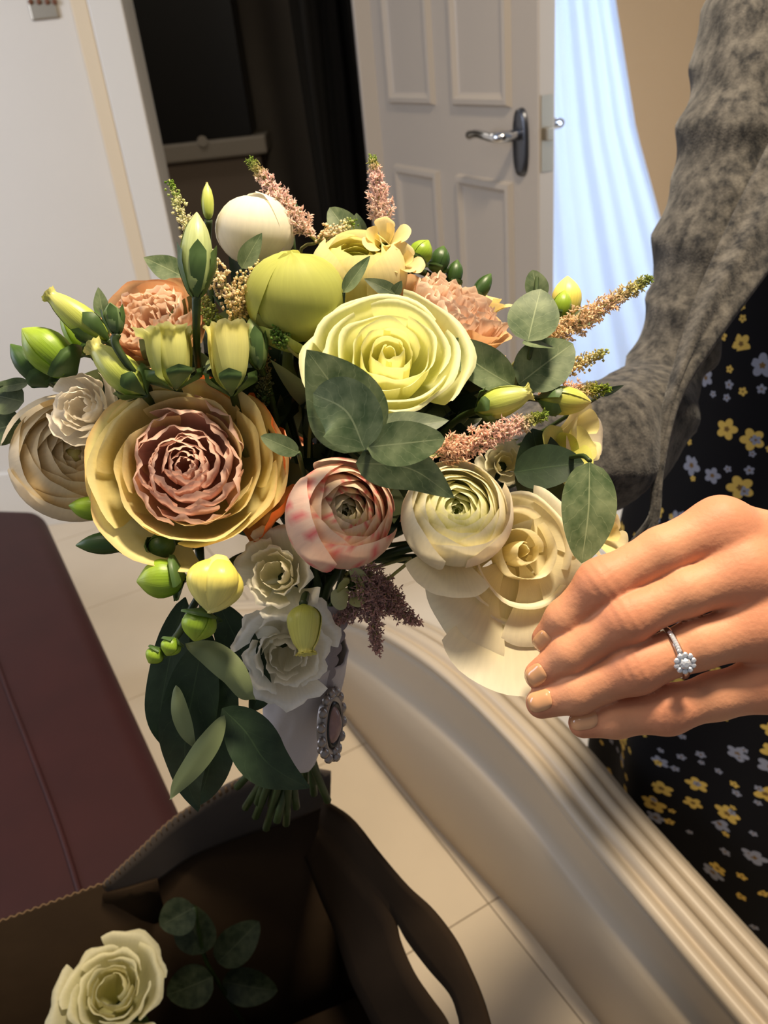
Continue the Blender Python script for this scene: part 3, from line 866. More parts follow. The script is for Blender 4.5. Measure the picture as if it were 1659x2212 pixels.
rr = flower('ranunculus', 'closed lime and gold globe bloom with thin red veins, left of the lemon rose', GN, c, R, V(.0, .8, .6), ranunc(16, (214, 206, 116), (204, 208, 110), .20, jit=24, rj=.035, ruf=.02, core=(128, 160, 52), patt=redvein, n_hw=(1.5, 1.4)), .6)
x, f, uv, ve, A = petal_geo([(.1, -.9), (.7, -.8), (1.05, -.4), (1.12, -.05), (1.0, .12)], -1.9, .55, tipcut=.3, ruf=.01)
mesh('petal', c + (x * R) @ basis(V(0, .5, 1)), f, M['bud'], rr, org(rr), cols=colramp([(0, (150, 170, 60)), (1, (190, 204, 104))], ve), uvs=uv, label='green outer petal at the front')
d = .43; c = P(770, 592, d); R = px2m(108, d)
flower('ranunculus', 'cream ranunculus with a green tinged centre at the top behind the lemon rose', GN, c, R, V(.1, .75, .75), ranunc(24, (206, 212, 110), (248, 234, 176), .6, core=(170, 186, 70)), .9)

# ------------------------------------------------------------------ lisianthus blooms
LIS = [(0, [(.03, -.8), (.2, -.5), (.26, -.15), (.24, .1), (.2, .16)]),
       (.5, [(.04, -.85), (.3, -.6), (.46, -.2), (.5, .08), (.56, .12)]),
       (1.0, [(.05, -.9), (.42, -.7), (.78, -.3), (1.0, -.06), (1.14, -.12)])]


def lis(label, px, py, rpx, off, axis, cin, cout, n=12, spin=0., d=None, ruf=(.03, .07), keys=LIS, base=None, full=False):
    d = d or dome(px, py, off); return flower('lisianthus', label, GL, P(px, py, d), px2m(rpx, d), axis, rose_petals(n, cin, cout, keys, ruf=ruf, hw=(1.2, .8), tip=(.12, .2), rk=6, basecol=base), spin, full=full)


lis('white lisianthus with ruffled petals below the pink splashed ranunculus', 596, 1240, 102, 0, V(-.1, .2, 1), (246, 238, 210), (250, 246, 232), 12, d=.405, base=(216, 214, 160), full=True)
lis('lowest white lisianthus with wavy petals, resting on the grey ribbon', 614, 1412, 118, 0, V(.15, -.12, 1), (246, 240, 220), (250, 246, 236), 14, 1.0, d=.42, base=(232, 226, 196), full=True)
lis('small white lisianthus bloom in front of the tan ranunculus', 175, 880, 84, 0, V(-.1, .15, 1), (250, 240, 220), (246, 238, 222), 14, .5, d=.405, ruf=(.04, .05), keys=[(0, LIS[0][1]), (.5, [(.04, -.85), (.35, -.6), (.55, -.2), (.6, .08), (.56, .18)]), (1.0, [(.05, -.9), (.5, -.7), (.9, -.3), (1.0, -.02), (.98, .10)])])


# ------------------------------------------------------------------ buds
def bud_parts(root, b, t, r, stops, parent=None, n=3, frill=0.0, twist=.7, m=None, fat=.45, nm='tepal', blunt=0.04, lobes=0.0):
    """overlapping tepals from base point b to tip t, half-width r"""
    ax = t - b; L_ = np.linalg.norm(ax); Bx = basis(ax / L_, rng.uniform(0, 6))
    par = parent or root; k_ = r / L_
    outs = []
    for layer in (0, 1):
        for i in range(n):
            q = 1 - .05 * layer
            pr = np.array([(.10 * k_, 0), (.72 * k_, .12), (1.0 * k_, fat), (.74 * k_, .78), (max(blunt, .22) * k_ if frill == 0 else .42 * k_, .97), (blunt * k_ if frill == 0 else .62 * k_, 1.02 + .05 * frill)]) * [q, 1 - .02 * layer]
            x, f, uv, ve, A = petal_geo(pr, 2 * math.pi * (i + .5 * layer) / n, (math.pi / n) * (1.22 if layer == 0 else 1.3), tipcut=.06 if frill == 0 else .05, power=4, ruf=.02 * frill, rk=9, tuck=.05, basew=.9, nu=11, nv=14, twist=twist)
            if lobes:
                rad_ = 1 + lobes * (1 - np.abs(A)[:, None] ** 2 * 1.4) * np.sin(np.clip(ve, 0, 1) * math.pi)[:, None]
                x[:, :2] *= rad_
            o = mesh(nm, b + (x * L_) @ Bx, f, m or M['bud'], par, org(root), cols=colramp(stops, np.clip(ve + .04 * np.abs(A), 0, 1)), uvs=uv)
            outs.append(o)
    return outs


def calyx(root, b, t, r, L_frac=.5, parent=None, n=5, flare=1.15, hwid=.28, nm='sepal'):
    ax = t - b; L_ = np.linalg.norm(ax); Bx = basis(ax / L_, rng.uniform(0, 6)); k_ = r / L_
    for i in range(n):
        pr = [(.12 * k_, -.04), (.6 * k_, .06), (1.0 * k_ * flare, L_frac * .55), (1.02 * k_ * flare, L_frac * .8), (1.1 * k_ * flare, L_frac)]
        x, f, uv, ve, A = petal_geo(pr, 2 * math.pi * i / n, hwid * 1.6, tipcut=.25, power=1.0, basew=1.0, nu=5, nv=8)
        an = 1 - np.clip(ve, 0, .97)
        mesh(nm, b + (x * L_) @ Bx, f, M['sepal'], parent or root, org(root), uvs=uv)


YG = [(0, (120, 146, 46)), (.45, (190, 200, 92)), (1, (226, 222, 140))]
LIME = [(0, (72, 110, 24)), (.4, (140, 172, 44)), (1, (176, 196, 70))]
DKG = [(0, (34, 58, 24)), (.6, (62, 92, 38)), (1, (90, 118, 50))]
PALE = [(0, (138, 160, 92)), (.5, (182, 196, 128)), (1, (206, 206, 150))]
YEL = [(0, (206, 206, 84)), (.4, (244, 230, 110)), (1, (250, 240, 150))]


def bud(label, b, t, w, stops, d, d2=None, frill=0.0, cal=.5, name='lisianthus_bud', stem_pts=None, group='lisianthus buds in the bouquet', n=3, fat=.45, twist=.7, cat='bud', blunt=.04):
    d2 = d2 or d; pb, pt = P(*b, d), P(*t, d2)
    root = thing(name, label, cat, pb, group)
    bud_parts(root, pb, pt, px2m(w / 2, d), stops, frill=frill, n=n, fat=fat, twist=twist, nm='petal', blunt=blunt)
    if cal: calyx(root, pb, pt, px2m(w / 2, d), cal)
    ax = (pt - pb) / np.linalg.norm(pt - pb)
    if stem_pts:
        pts = [pb] + [P(*q) for q in stem_pts]
        v, f = tube_geo(pts, [.0022, .0018, .002], 20, 7); mesh('stem', v, f, M['stem'], root, org(root))
    else: stem_for(root, pb, ax, .0018)
    return root


bud('tall pale green bud with thin sepals standing upright at upper left', (424, 640), (425, 462), 70, PALE, .385, cal=.62, stem_pts=[(424, 700, .39), (428, 790, .41), (450, 900, .45)], twist=.5)
bud('slim upright yellow green bud behind the tall pale bud', (450, 475), (447, 396), 27, YG, .44, cal=.0, stem_pts=[(450, 540, .45), (460, 700, .46)], blunt=.2)
bud('yellow green bud pointing to upper left above the lime bud', (232, 735), (108, 638), 62, YG, .405, .40, frill=.5, cal=.45, stem_pts=[(262, 765, .41), (330, 850, .44)])
bud('small grey green bud on a thin curved stem over the peach rose', (252, 722), (238, 655), 42, [(0, (78, 100, 62)), (1, (120, 140, 92))], .385, cal=.9, stem_pts=[(250, 745, .385), (285, 800, .388), (320, 838, .40), (345, 880, .43)])
bud('half open pale yellow green bud above the white lisianthus bloom', (312, 850), (205, 752), 76, YG, .392, .395, frill=.9, cal=.3, stem_pts=[(340, 890, .41), (390, 980, .44)])
bud('lime green bud at the left, half hidden behind the rounder lime bud', (195, 768), (135, 672), 52, LIME, .425, cal=.2)
def half_open(label, b, t, w, d, cin, cout, n=9, ruf=.10, spread=1.0):
    pb, pt = P(*b, d), P(*t, d); ax = (pt - pb) / np.linalg.norm(pt - pb); R = px2m(w / 2, d); l = np.linalg.norm(pt - pb) / R
    keys = [(0, [(.03, -l), (.30, -.75 * l), (.42, -.35 * l), (.34, -.05 * l), (.30, .02)]), (1.0, [(.08, -l), (.66, -.80 * l), (.86, -.40 * l), (.86, -.12 * l), (1.02 * spread, -.02)])]
    ps = rose_petals(n, cin, cout, keys, ruf=(.05, ruf), hw=(1.2, .95), tip=(.10, .14), rk=7, basecol=(196, 206, 120), edge=((250, 244, 200), lambda q: .35))
    r_ = flower('lisianthus', label, GL, pt, R, ax, ps, full=False, stem=False)
    calyx(r_, pb, pt, R * .9, .3); stem_for(r_, pb, ax, .002); return r_


half_open('pale yellow upright half open lisianthus above the mauve rose', (500, 850), (490, 700), 104, .392, (246, 236, 140), (234, 228, 150), 9, .10)
half_open('ruffled yellow green half open lisianthus beside the peach rose', (378, 838), (360, 712), 116, .392, (244, 232, 140), (222, 222, 140), 11, .15, 1.15)
bud('grey green pointed bud left of the small green astilbe tip', (560, 795), (540, 690), 50, [(0, (86, 108, 60)), (1, (136, 150, 92))], .395, cal=.8)
bud('drooping yellow green bud with a frilled tip in front of the lowest lisianthus', (655, 1305), (662, 1408), 74, [(0, (140, 156, 50)), (.6, (212, 210, 112)), (1, (214, 206, 110))], .395, .388, frill=.8, cal=.0, stem_pts=[(662, 1285, .41), (665, 1330, .45)], n=4, fat=.35)
bud('yellow green bud with a frilled tip pointing right beside the lemon rose', (1030, 888), (1142, 848), 66, YG, .39, .385, frill=.8, cal=.3)
bud('striped yellow green bud at the right edge above the white freesia', (1165, 862), (1275, 868), 62, [(0, (120, 140, 40)), (.5, (196, 196, 86)), (1, (226, 216, 120))], .41, cal=.4)


# freesia sprigs: several buds on one stalk
def freesia(label, buds, stalk, bloom=None):
    b0 = P(*stalk[0])
    root = thing('freesia_sprig', label, 'flower', b0, GF)
    v, f = tube_geo([P(*q) for q in stalk], [.0024, .0016], 24, 7); mesh('stem', v, f, M['stem'], root, org(root))
    for (b, t, w, st, d, d2) in buds:
        pb, pt = P(*b, d), P(*t, d2); r_ = px2m(w / 2, d)
        bo = None
        # core of the bud, its tepals under it
        L_ = np.linalg.norm(pt - pb); v, f = tube_geo([pb, pb * .75 + pt * .25, pb * .5 + pt * .5, pb * .25 + pt * .75, pt], [r_ * .2, r_ * .7, r_ * .85, r_ * .65, r_ * .08], 12, 12)
        bo = mesh('bud', v, f, M['bud'], root, org(root), cols=np.tile(lin(st[-1][1]) * .8, (len(v), 1)), uvs=np.zeros((len(v), 2)))
        if w > 100:
            axd = (pt - pb) / L_; Bq = basis(axd, .35)
            for i in range(4):
                a0 = 2 * math.pi * i / 4; off_ = (Bq[0] * math.cos(a0) + Bq[1] * math.sin(a0)) * r_ * .40
                u1, v1_ = np.meshgrid(np.linspace(0, 2 * math.pi, 20, endpoint=False), np.linspace(0, 1, 14), indexing='ij')
                rad_ = r_ * .60 * np.sin(np.pi * np.clip(v1_, .01, .99) ** .85) ** .72
                cen = pb + axd * (.04 + .02 * i) * L_ + (v1_ * .96 * L_)[..., None] * axd + off_ * (np.sin(np.pi * np.clip(v1_, 0, 1) ** .8) ** .6)[..., None]
                X = cen + rad_[..., None] * (np.cos(u1)[..., None] * Bq[0] + np.sin(u1)[..., None] * Bq[1])
                mesh('tepal', X.reshape(-1, 3), grid_faces(20, 14, True), M['bud'], bo, org(root), cols=colramp(st, v1_.reshape(-1) * .9 + .1), uvs=np.stack([u1.reshape(-1) / 6.28, v1_.reshape(-1)], 1))
        else: bud_parts(root, pb, pt, r_, st, parent=bo, n=3, twist=.25, fat=.5, lobes=.03)
        if st is not YEL: calyx(root, pb, pt, r_ * .98, .30, parent=bo, n=2, hwid=.8, nm='bract')
    return root


freesia('freesia sprig with one fat yellow bud and green buds below the mauve rose',
        [((478, 1200), (452, 1318), 128, YEL, .388, .382), ((398, 1246), (297, 1256), 84, LIME, .392, .388), ((440, 1316), (420, 1384), 74, LIME, .39, .386), ((378, 1378), (360, 1416), 44, LIME, .392, .390), ((346, 1400), (322, 1432), 40, DKG[:1] + LIME[1:], .394, .392)],
        [(560, 1190, .47), (500, 1215, .41), (430, 1290, .402), (385, 1370, .398), (340, 1415, .395)])
freesia('freesia sprig with two dark green buds under the left side of the mauve rose',
        [((238, 1105), (150, 1092), 50, DKG[:1] + LIME[:2], .42, .415), ((292, 1168), (166, 1178), 48, DKG, .41, .41), ((330, 1196), (372, 1160), 56, DKG, .405, .40)],
        [(400, 1250, .46), (330, 1210, .425), (285, 1160, .42), (235, 1110, .42)])
freesia('freesia sprig with a fat lime bud reaching out at the far left',
        [((160, 806), (50, 712), 88, LIME, .41, .405), ((100, 832), (24, 745), 52, DKG, .42, .42)],
        [(330, 930, .46), (210, 870, .44), (130, 835, .43), (95, 810, .425)])
freesia('freesia sprig with a row of dark green buds behind the peach rose on the right',
        [((892, 572), (925, 520), 50, LIME, .44, .44), ((942, 592), (958, 532), 42, DKG, .45, .45), ((975, 622), (988, 562), 36, DKG, .455, .455)],
        [(820, 700, .46), (880, 590, .45), (940, 600, .455), (985, 625, .46)])
freesia('freesia sprig with one leaning dark green bud beside the pale door',
        [((1022, 652), (1060, 592), 34, DKG, .455, .455)], [(960, 760, .46), (1010, 668, .457), (1024, 650, .456)])
freesia('freesia sprig with a fat yellow bud and green bud at upper right',
        [((1222, 690), (1226, 598), 62, YEL, .455, .455), ((1208, 690), (1220, 628), 40, LIME, .447, .447)], [(1120, 860, .46), (1195, 740, .455), (1220, 690, .455)])


def open_freesia(label, px, py, d, rpx, axis, cin, cout, n=6, spin=0.0, pr=None):
    keys = [(0, [(.04, -.9), (.16, -.6), (.34, -.2), (.46, .1), (.5, .2)]), (1.0, pr or [(.04, -.95), (.18, -.6), (.46, -.2), (.85, .08), (1.05, .1)])]
    return flower('freesia', label, 'open freesia flowers', P(px, py, d), px2m(rpx, d), axis, rose_petals(n, cin, cout, keys, ruf=(.02, .02), hw=(.75, .62), tip=(.2, .3), rk=3, basecol=(214, 206, 120)), spin, full=False)


open_freesia('cream freesia flower below the upright pink astilbe plume', 828, 510, .425, 58, V(-.05, .45, .9), (246, 220, 150), (250, 228, 170), 6, .5)
open_freesia('second cream freesia bloom leaning right, above the sideways peach rose', 868, 562, .42, 50, V(.4, .3, .85), (244, 220, 156), (248, 228, 174), 6, .2)
open_freesia('cream freesia flower peeking out behind the leaning dark green bud', 1052, 655, .46, 62, V(.2, .9, .4), (240, 214, 140), (246, 222, 160), 6)
open_freesia('ivory freesia with pointed petals reaching right toward the grey sleeve', 1262, 930, .432, 88, V(.75, .1, .65), (240, 228, 160), (250, 238, 206), 6, .55, pr=[(.04, -.9), (.2, -.55), (.5, -.25), (1.0, -.08), (1.30, -.12)])
open_freesia('ivory freesia flower half hidden behind the fingers and hanging leaf', 1310, 1160, .43, 66, V(.6, .1, .8), (244, 226, 160), (250, 236, 190), 6, .2)
open_freesia('lime and cream freesia flower under the dark leaf at right', 1222, 985, .418, 90, V(.5, .35, .8), (200, 206, 96), (232, 224, 138), 6, 1.1)


open_freesia('small shaded pale green flower under the blush ranunculus', 762, 1272, .425, 52, V(.1, -.1, 1), (170, 180, 120), (200, 206, 160), 5, .3)
lis('cream lisianthus partly hidden above the creamy white ranunculus beside the dark leaf', 1092, 1000, 58, 0, V(.1, .2, 1), (244, 234, 190), (248, 242, 214), 10, .8, d=.425, base=(220, 214, 160))

# ------------------------------------------------------------------ leaves
def leaf_geo(spine, wid, nrm=None, fold=.12, nu=11, n=18, shape=None, twist=None, wave=0.0):
    """spine world points, wid half width (m), shape(v)->0..1"""
    c = spline(spine, n); t = np.gradient(c, axis=0); t /= np.linalg.norm(t, axis=1)[:, None]
    v = np.linspace(0, 1, n)
    nm_ = np.tile(nrm if nrm is not None else V(0, 0, 1), (n, 1)); nm_ = nm_ - t * np.sum(nm_ * t, 1)[:, None]; nm_ /= np.linalg.norm(nm_, axis=1)[:, None]
    if twist is not None:
        tw = np.interp(v, np.linspace(0, 1, len(twist)), np.radians(twist))[:, None]
        s0 = np.cross(t, nm_); nm_ = nm_ * np.cos(tw) + s0 * np.sin(tw)
    s = np.cross(t, nm_)
    w = wid * shape(v)
    A = np.linspace(-1, 1, nu)
    ph = rng.uniform(0, 6)
    X = c[None] + s[None] * (A[:, None, None] * w[None, :, None]) + nm_[None] * ((fold * np.abs(A)[:, None] ** 1.3 * w[None, :] + wave * wid * np.sin(v * 9 + ph)[None, :] * (A ** 2)[:, None] * np.sign(A)[:, None])[..., None])
    uv = np.stack([np.repeat((A + 1) / 2, n), np.tile(v, nu)], 1)
    fc = grid_faces(nu, n)
    return X.reshape(-1, 3), fc, uv


SH_ROUND = lambda v: np.clip(np.sin(np.pi * np.clip(v, 0, 1) ** .80), 0, 1) ** .62
SH_OVATE = lambda v: np.clip(np.sin(np.pi * np.clip(v, 0, 1) ** .68), 0, 1) ** .85
SH_LANCE = lambda v: np.clip(np.sin(np.pi * np.clip(v, 0, 1) ** .75), 0, 1) ** .9 * .98 + .02 * (1 - v)


def shade(k_): return np.array([k_, k_, k_])


def add_leaf(root, b, t, wpx, d, d2=None, shape=SH_OVATE, nrm=None, fold=.14, bend=.03, m=None, tint=1.0, name='leaf', side=0, twist=None, label=None):
    d2 = d2 or d; pb, pt = P(*b, d), P(*t, d2); n_ = nrm if nrm is not None else V(0, .15, 1)
    L_ = np.linalg.norm(pt - pb); sd = np.cross((pt - pb) / L_, n_)
    mid = (pb + pt) / 2 + n_ * bend * L_ + sd * side * L_
    x, f, uv = leaf_geo([pb, mid, pt], px2m(wpx / 2, d), n_, fold, shape=shape, twist=twist)
    o = mesh(name, x, f, m or M['euc'], root, org(root), cols=np.tile(shade(tint), (len(x), 1)), uvs=uv, label=label)
    return o


def sprig(label, node, leaves, stalk=None, m=None, group=GE, name='eucalyptus_sprig', cat='leaf sprig'):
    root = thing(name, label, cat, P(*node), group)
    pts = [P(*q) for q in (stalk or [node])]
    if not stalk: pts = [P(*leaves[0]['b'], leaves[0]['d'] + .001)]
    pts.append(BIND + np.array([rng.uniform(-.01, .01), rng.uniform(0, .01), 0]))
    b_in = pts[-2]; pts = pts[:-1] + [b_in * .6 + P(690, 1240, .478) * .4 + ROT @ np.array([0, 0, -.02]), P(690 + rng.uniform(-15, 15), 1240, .478), pts[-1]]
    v, f = tube_geo(pts, [.0011, .0014, .002], 26, 6); mesh('stem', v, f, M['stem'], root, org(root))
    for lf_ in leaves: add_leaf(root, m=lf_.pop('m', m), **lf_)
    return root


sprig('eucalyptus sprig with five broad grey green leaves in the middle of the bouquet', (792, 972, .345), [
    dict(b=(790, 974), t=(662, 755), wpx=178, d=.352, d2=.352, nrm=V(-.25, .1, 1), fold=.05, bend=-.02, tint=.80, side=.04),
    dict(b=(788, 972), t=(676, 850), wpx=150, d=.344, d2=.352, nrm=V(-.3, -.25, 1), fold=.10, bend=.04, shape=SH_ROUND, tint=1.05, side=.18),
    dict(b=(797, 940), t=(970, 908), wpx=82, d=.354, d2=.357, nrm=V(.1, .5, 1), fold=.1, tint=.75, bend=.02),
    dict(b=(792, 966), t=(962, 948), wpx=98, d=.343, d2=.346, nrm=V(.1, -.1, 1), fold=.08, shape=SH_ROUND, tint=1.15, bend=.03),
    dict(b=(768, 1000), t=(982, 1076), wpx=104, d=.352, d2=.353, nrm=V(0, -.2, 1), fold=.06, tint=.72, bend=-.02, side=-.12)],
    stalk=[(792, 972, .346), (800, 990, .36), (790, 1060, .40), (720, 1300, .46)])
sprig('eucalyptus sprig with round grey green leaves at upper right', (1150, 735, .40), [
    dict(b=(1140, 738), t=(1168, 624), wpx=112, d=.398, d2=.405, shape=SH_ROUND, nrm=V(-.2, .2, 1), tint=1.1, fold=.05),
    dict(b=(1128, 742), t=(1200, 752), wpx=42, d=.396, d2=.40, nrm=V(0, .8, .6), tint=.9, fold=.1),
    dict(b=(1120, 830), t=(1238, 742), wpx=118, d=.405, d2=.41, shape=SH_ROUND, nrm=V(.1, .3, 1), tint=.95, fold=.08),
    dict(b=(1165, 650), t=(1150, 583), wpx=52, d=.43, d2=.43, shape=SH_ROUND, tint=.9),
    dict(b=(1230, 700), t=(1300, 676), wpx=40, d=.44, d2=.445, shape=SH_ROUND, tint=.9)],
    stalk=[(1160, 600, .43), (1150, 735, .405), (1120, 835, .42), (1050, 950, .45)])
sprig('eucalyptus sprig with one folded leaf beside the lemon yellow rose', (1105, 830, .41), [
    dict(b=(1110, 835), t=(968, 735), wpx=92, d=.398, d2=.392, nrm=V(-.2, .3, 1), fold=.35, tint=.85, shape=SH_ROUND, side=-.05)], stalk=[(1105, 830, .40), (1090, 880, .43)])
sprig('large eucalyptus leaf hanging point down beside the fingertips', (1275, 995, .385), [
    dict(b=(1274, 998), t=(1256, 1217), wpx=124, d=.378, d2=.375, nrm=V(.1, -.1, 1), fold=.05, tint=1.1, bend=.02, shape=SH_ROUND, side=-.02)], stalk=[(1275, 996, .38), (1250, 985, .39), (1180, 1010, .43)])
sprig('eucalyptus sprig with two leaves cut off by the left edge of the photo', (60, 835, .43), [
    dict(b=(52, 868), t=(-30, 850), wpx=78, d=.43, d2=.435, shape=SH_ROUND, tint=.72), dict(b=(48, 915), t=(-40, 935), wpx=84, d=.432, d2=.436, shape=SH_ROUND, tint=.8),
    dict(b=(62, 826), t=(-20, 842), wpx=30, d=.428, d2=.43, tint=.9)],
    stalk=[(-20, 840, .43), (60, 824, .43), (120, 835, .435), (250, 930, .46)])
sprig('small eucalyptus leaf between the mauve rose and the blush ranunculus', (645, 975, .39), [
    dict(b=(645, 978), t=(563, 942), wpx=44, d=.375, d2=.372, shape=SH_ROUND, tint=.8)])
sprig('eucalyptus leaf in front of the white ball bloom', (528, 575, .42), [
    dict(b=(522, 580), t=(566, 503), wpx=46, d=.418, d2=.415, tint=.95)])
sprig('eucalyptus leaves behind the pink plume at the top of the bouquet', (620, 500, .47), [
    dict(b=(632, 500), t=(605, 420), wpx=60, d=.468, d2=.468, tint=1.0, shape=SH_ROUND), dict(b=(770, 530), t=(712, 448), wpx=66, d=.465, d2=.465, tint=.9, shape=SH_ROUND),
    dict(b=(775, 520), t=(770, 460), wpx=40, d=.467, d2=.467, tint=.85)])
sprig('narrow folded eucalyptus leaf above the lemon yellow rose', (745, 630, .40), [
    dict(b=(742, 632), t=(800, 552), wpx=34, d=.398, d2=.395, tint=1.15, fold=.3), dict(b=(862, 640), t=(786, 602), wpx=36, d=.402, d2=.40, tint=.6), dict(b=(850, 640), t=(868, 606), wpx=24, d=.402, d2=.40, tint=.6)])
sprig('eucalyptus leaves behind the peach rose at the back left', (360, 610, .475), [
    dict(b=(400, 600), t=(310, 556), wpx=58, d=.475, d2=.475, tint=1.05), dict(b=(400, 600), t=(398, 555), wpx=40, d=.478, d2=.478, tint=1.1), dict(b=(225, 690), t=(212, 620), wpx=34, d=.46, d2=.46, tint=1.0)])
sprig('broad dark glossy leaf between the blush plume and the hanging leaf', (1110, 1010, .42), [
    dict(b=(1180, 1100), t=(1150, 925), wpx=130, d=.425, d2=.415, nrm=V(.2, .2, 1), fold=.1, m=M['dleaf'], shape=SH_ROUND), dict(b=(1110, 1020), t=(1262, 1000), wpx=100, d=.412, d2=.40, nrm=V(0, .3, 1), fold=.15, m=M['dleaf'], shape=SH_ROUND)], name='leaf_sprig')
sprig('thin dark twig tip crossing the grey sleeve at the right edge', (1300, 850, .45), [dict(b=(1295, 855), t=(1348, 832), wpx=16, d=.45, m=M['dleaf'])], name='leaf_sprig')

# long twisting lisianthus leaves below the bouquet: strips with pale undersides
lw = thing('leafy_stem', 'dark leafy lisianthus stem hanging at the lower left with curled pale undersides', 'leaf sprig', P(470, 1330, .44))
v, f = tube_geo([P(430, 1180, .44), P(440, 1330, .445), P(450, 1500, .46), P(500, 1600, .49), BIND], [.0025, .002], 24, 7); mesh('stem', v, f, M['stem'], lw, org(lw))


def strip(pts, wpx, twist=None, shape=SH_LANCE, fold=.1, nrm=None, m=None, root=lw, wave=.1, nm='leaf'):
    ps = [P(*q) for q in pts]
    x, f, uv = leaf_geo(ps, px2m(wpx / 2, pts[0][2]), nrm if nrm is not None else V(0, .1, 1), fold, n=26, shape=shape, twist=twist, wave=wave)
    o = mesh(nm, x, f, m or M['dleaf'], root, org(root), cols=np.tile(shade(1.0), (len(x), 1)), uvs=uv); return o


strip([(400, 1290, .425), (372, 1400, .425), (352, 1500, .43), (345, 1560, .43), (350, 1612, .43)], 84, [0, 10, 0, -10])
strip([(440, 1380, .42), (420, 1480, .42), (400, 1600, .425), (405, 1690, .44), (430, 1750, .45)], 120, [0, -8, 8, 20])
strip([(480, 1420, .43), (470, 1520, .43), (460, 1620, .44), (440, 1700, .455), (420, 1745, .46)], 110, [0, 10, 0, 0])
strip([(400, 1390, .408), (455, 1410, .405), (500, 1450, .402), (530, 1500, .405), (552, 1512, .41)], 62, [150, 165, 190, 205], fold=.25)
strip([(470, 1300, .43), (510, 1380, .43), (545, 1450, .43), (560, 1500, .435), (540, 1540, .44)], 100, [0, 20, 30, 10])
strip([(485, 1545, .412), (455, 1600, .408), (420, 1650, .408), (385, 1695, .41), (366, 1728, .412)], 52, [180, 175, 185, 190], fold=.2)
strip([(380, 1480, .412), (388, 1540, .408), (405, 1590, .41), (425, 1620, .415)], 40, [175, 190, 180], fold=.2)
strip([(480, 1530, .42), (530, 1580, .418), (570, 1640, .42), (615, 1675, .425), (668, 1702, .43)], 112, [0, -15, -20, -60], fold=.15)
strip([(500, 1330, .44), (530, 1400, .44), (560, 1450, .445), (570, 1520, .45)], 90, [0, -10, 10])
strip([(380, 1320, .44), (410, 1400, .44), (440, 1470, .45), (450, 1560, .46)], 120, [0, 10, 10])
strip([(280, 1180, .44), (330, 1150, .44), (390, 1165, .43), (440, 1180, .43)], 90, [0, 0, 20], m=M['dleaf'])

# ------------------------------------------------------------------ astilbe plumes
OCT_F = [(0, 2, 4), (2, 1, 4), (1, 3, 4), (3, 0, 4), (2, 0, 5), (1, 2, 5), (3, 1, 5), (0, 3, 5)]


def blob(c, ax, l, r):
    ax = ax / np.linalg.norm(ax); x = np.cross(ax, [.3, .5, .8]); x /= np.linalg.norm(x); y = np.cross(ax, x)
    return np.array([c + x * r, c - x * r, c + y * r, c - y * r, c + ax * l, c - ax * l])


def astilbe(label, b, t, wpx, d, d2, stops, style='feather', n=18, seed=0, den=1.0, bend=0.0, spread=1.0):
    rs = np.random.RandomState(100 + seed)
    pb, pt = P(*b, d), P(*t, d2); root = thing('astilbe_plume', label, 'flower', pb, GA)
    L_ = np.linalg.norm(pt - pb); ax = (pt - pb) / L_; B = basis(ax)
    mid = (pb + pt) / 2 + B[0] * bend * L_
    spine = spline([pb, mid, pt], 40)
    stems = [tube_geo([pb, mid, pt], [.0011, .0004], 14, 6)]
    parts = []
    W_ = px2m(wpx / 2, d)
    # stalk into the bouquet
    stems.append(tube_geo([pb, pb - ax * .015 + ROT @ np.array([0, 0, -.02]), pb * .5 + P(690, 1240, .478) * .5 + ROT @ np.array([0, 0, -.02]), P(690, 1240, .478), BIND], [.0009, .0012], 18, 6))
    nb = int(n * 3)
    for i in range(nb):
        s = i / nb
        c0 = spine[min(39, int(s * 39))]; a0 = i * 2.39996
        out = B[0] * math.cos(a0) + B[1] * math.sin(a0)
        ln = W_ * (1 - s) ** .75 * spread * rs.uniform(.65, 1.1) + .0012
        dirv = out * .8 + ax * .75; dirv /= np.linalg.norm(dirv)
        e = c0 + dirv * ln
        stems.append(tube_geo([c0, (c0 + e) / 2 + ax * ln * .05, e], [.0004, .0002], 4, 4, cap=False))
        k_ = max(3, int(den * (4 + ln / .0014)))
        for j in range(k_):
            tt_ = (j + .6) / k_; p = c0 + (e - c0) * tt_ + rs.normal(0, .0007, 3)
            col = colramp(stops, np.array([s]))[0] * rs.uniform(.82, 1.12)
            if style == 'bead':
                r_ = rs.uniform(.0008, .0013) * (1 - .35 * s); o_ = rs.normal(0, 1, 3); parts.append((blob(p + o_ / np.linalg.norm(o_) * .0012, o_, r_ * 1.15, r_), OCT_F, col))
            else:
                for q in range(4):
                    o_ = rs.normal(0, 1, 3) + dirv * .5; o_ /= np.linalg.norm(o_); l = rs.uniform(.0010, .0019) * (1 - .3 * s)
                    parts.append((blob(p + o_ * l * .9, o_, l, .00042), OCT_F, col * rs.uniform(.92, 1.08)))
    v, f, _ = join(stems); mesh('stem', v, f, mat('plume_stem', (150, 150, 92), rough=.6), root, org(root))
    v, f, c_ = join(parts); mesh('florets', v, f, M['floret'], root, org(root), cols=c_, kind='stuff', smooth=style == 'bead')
    return root


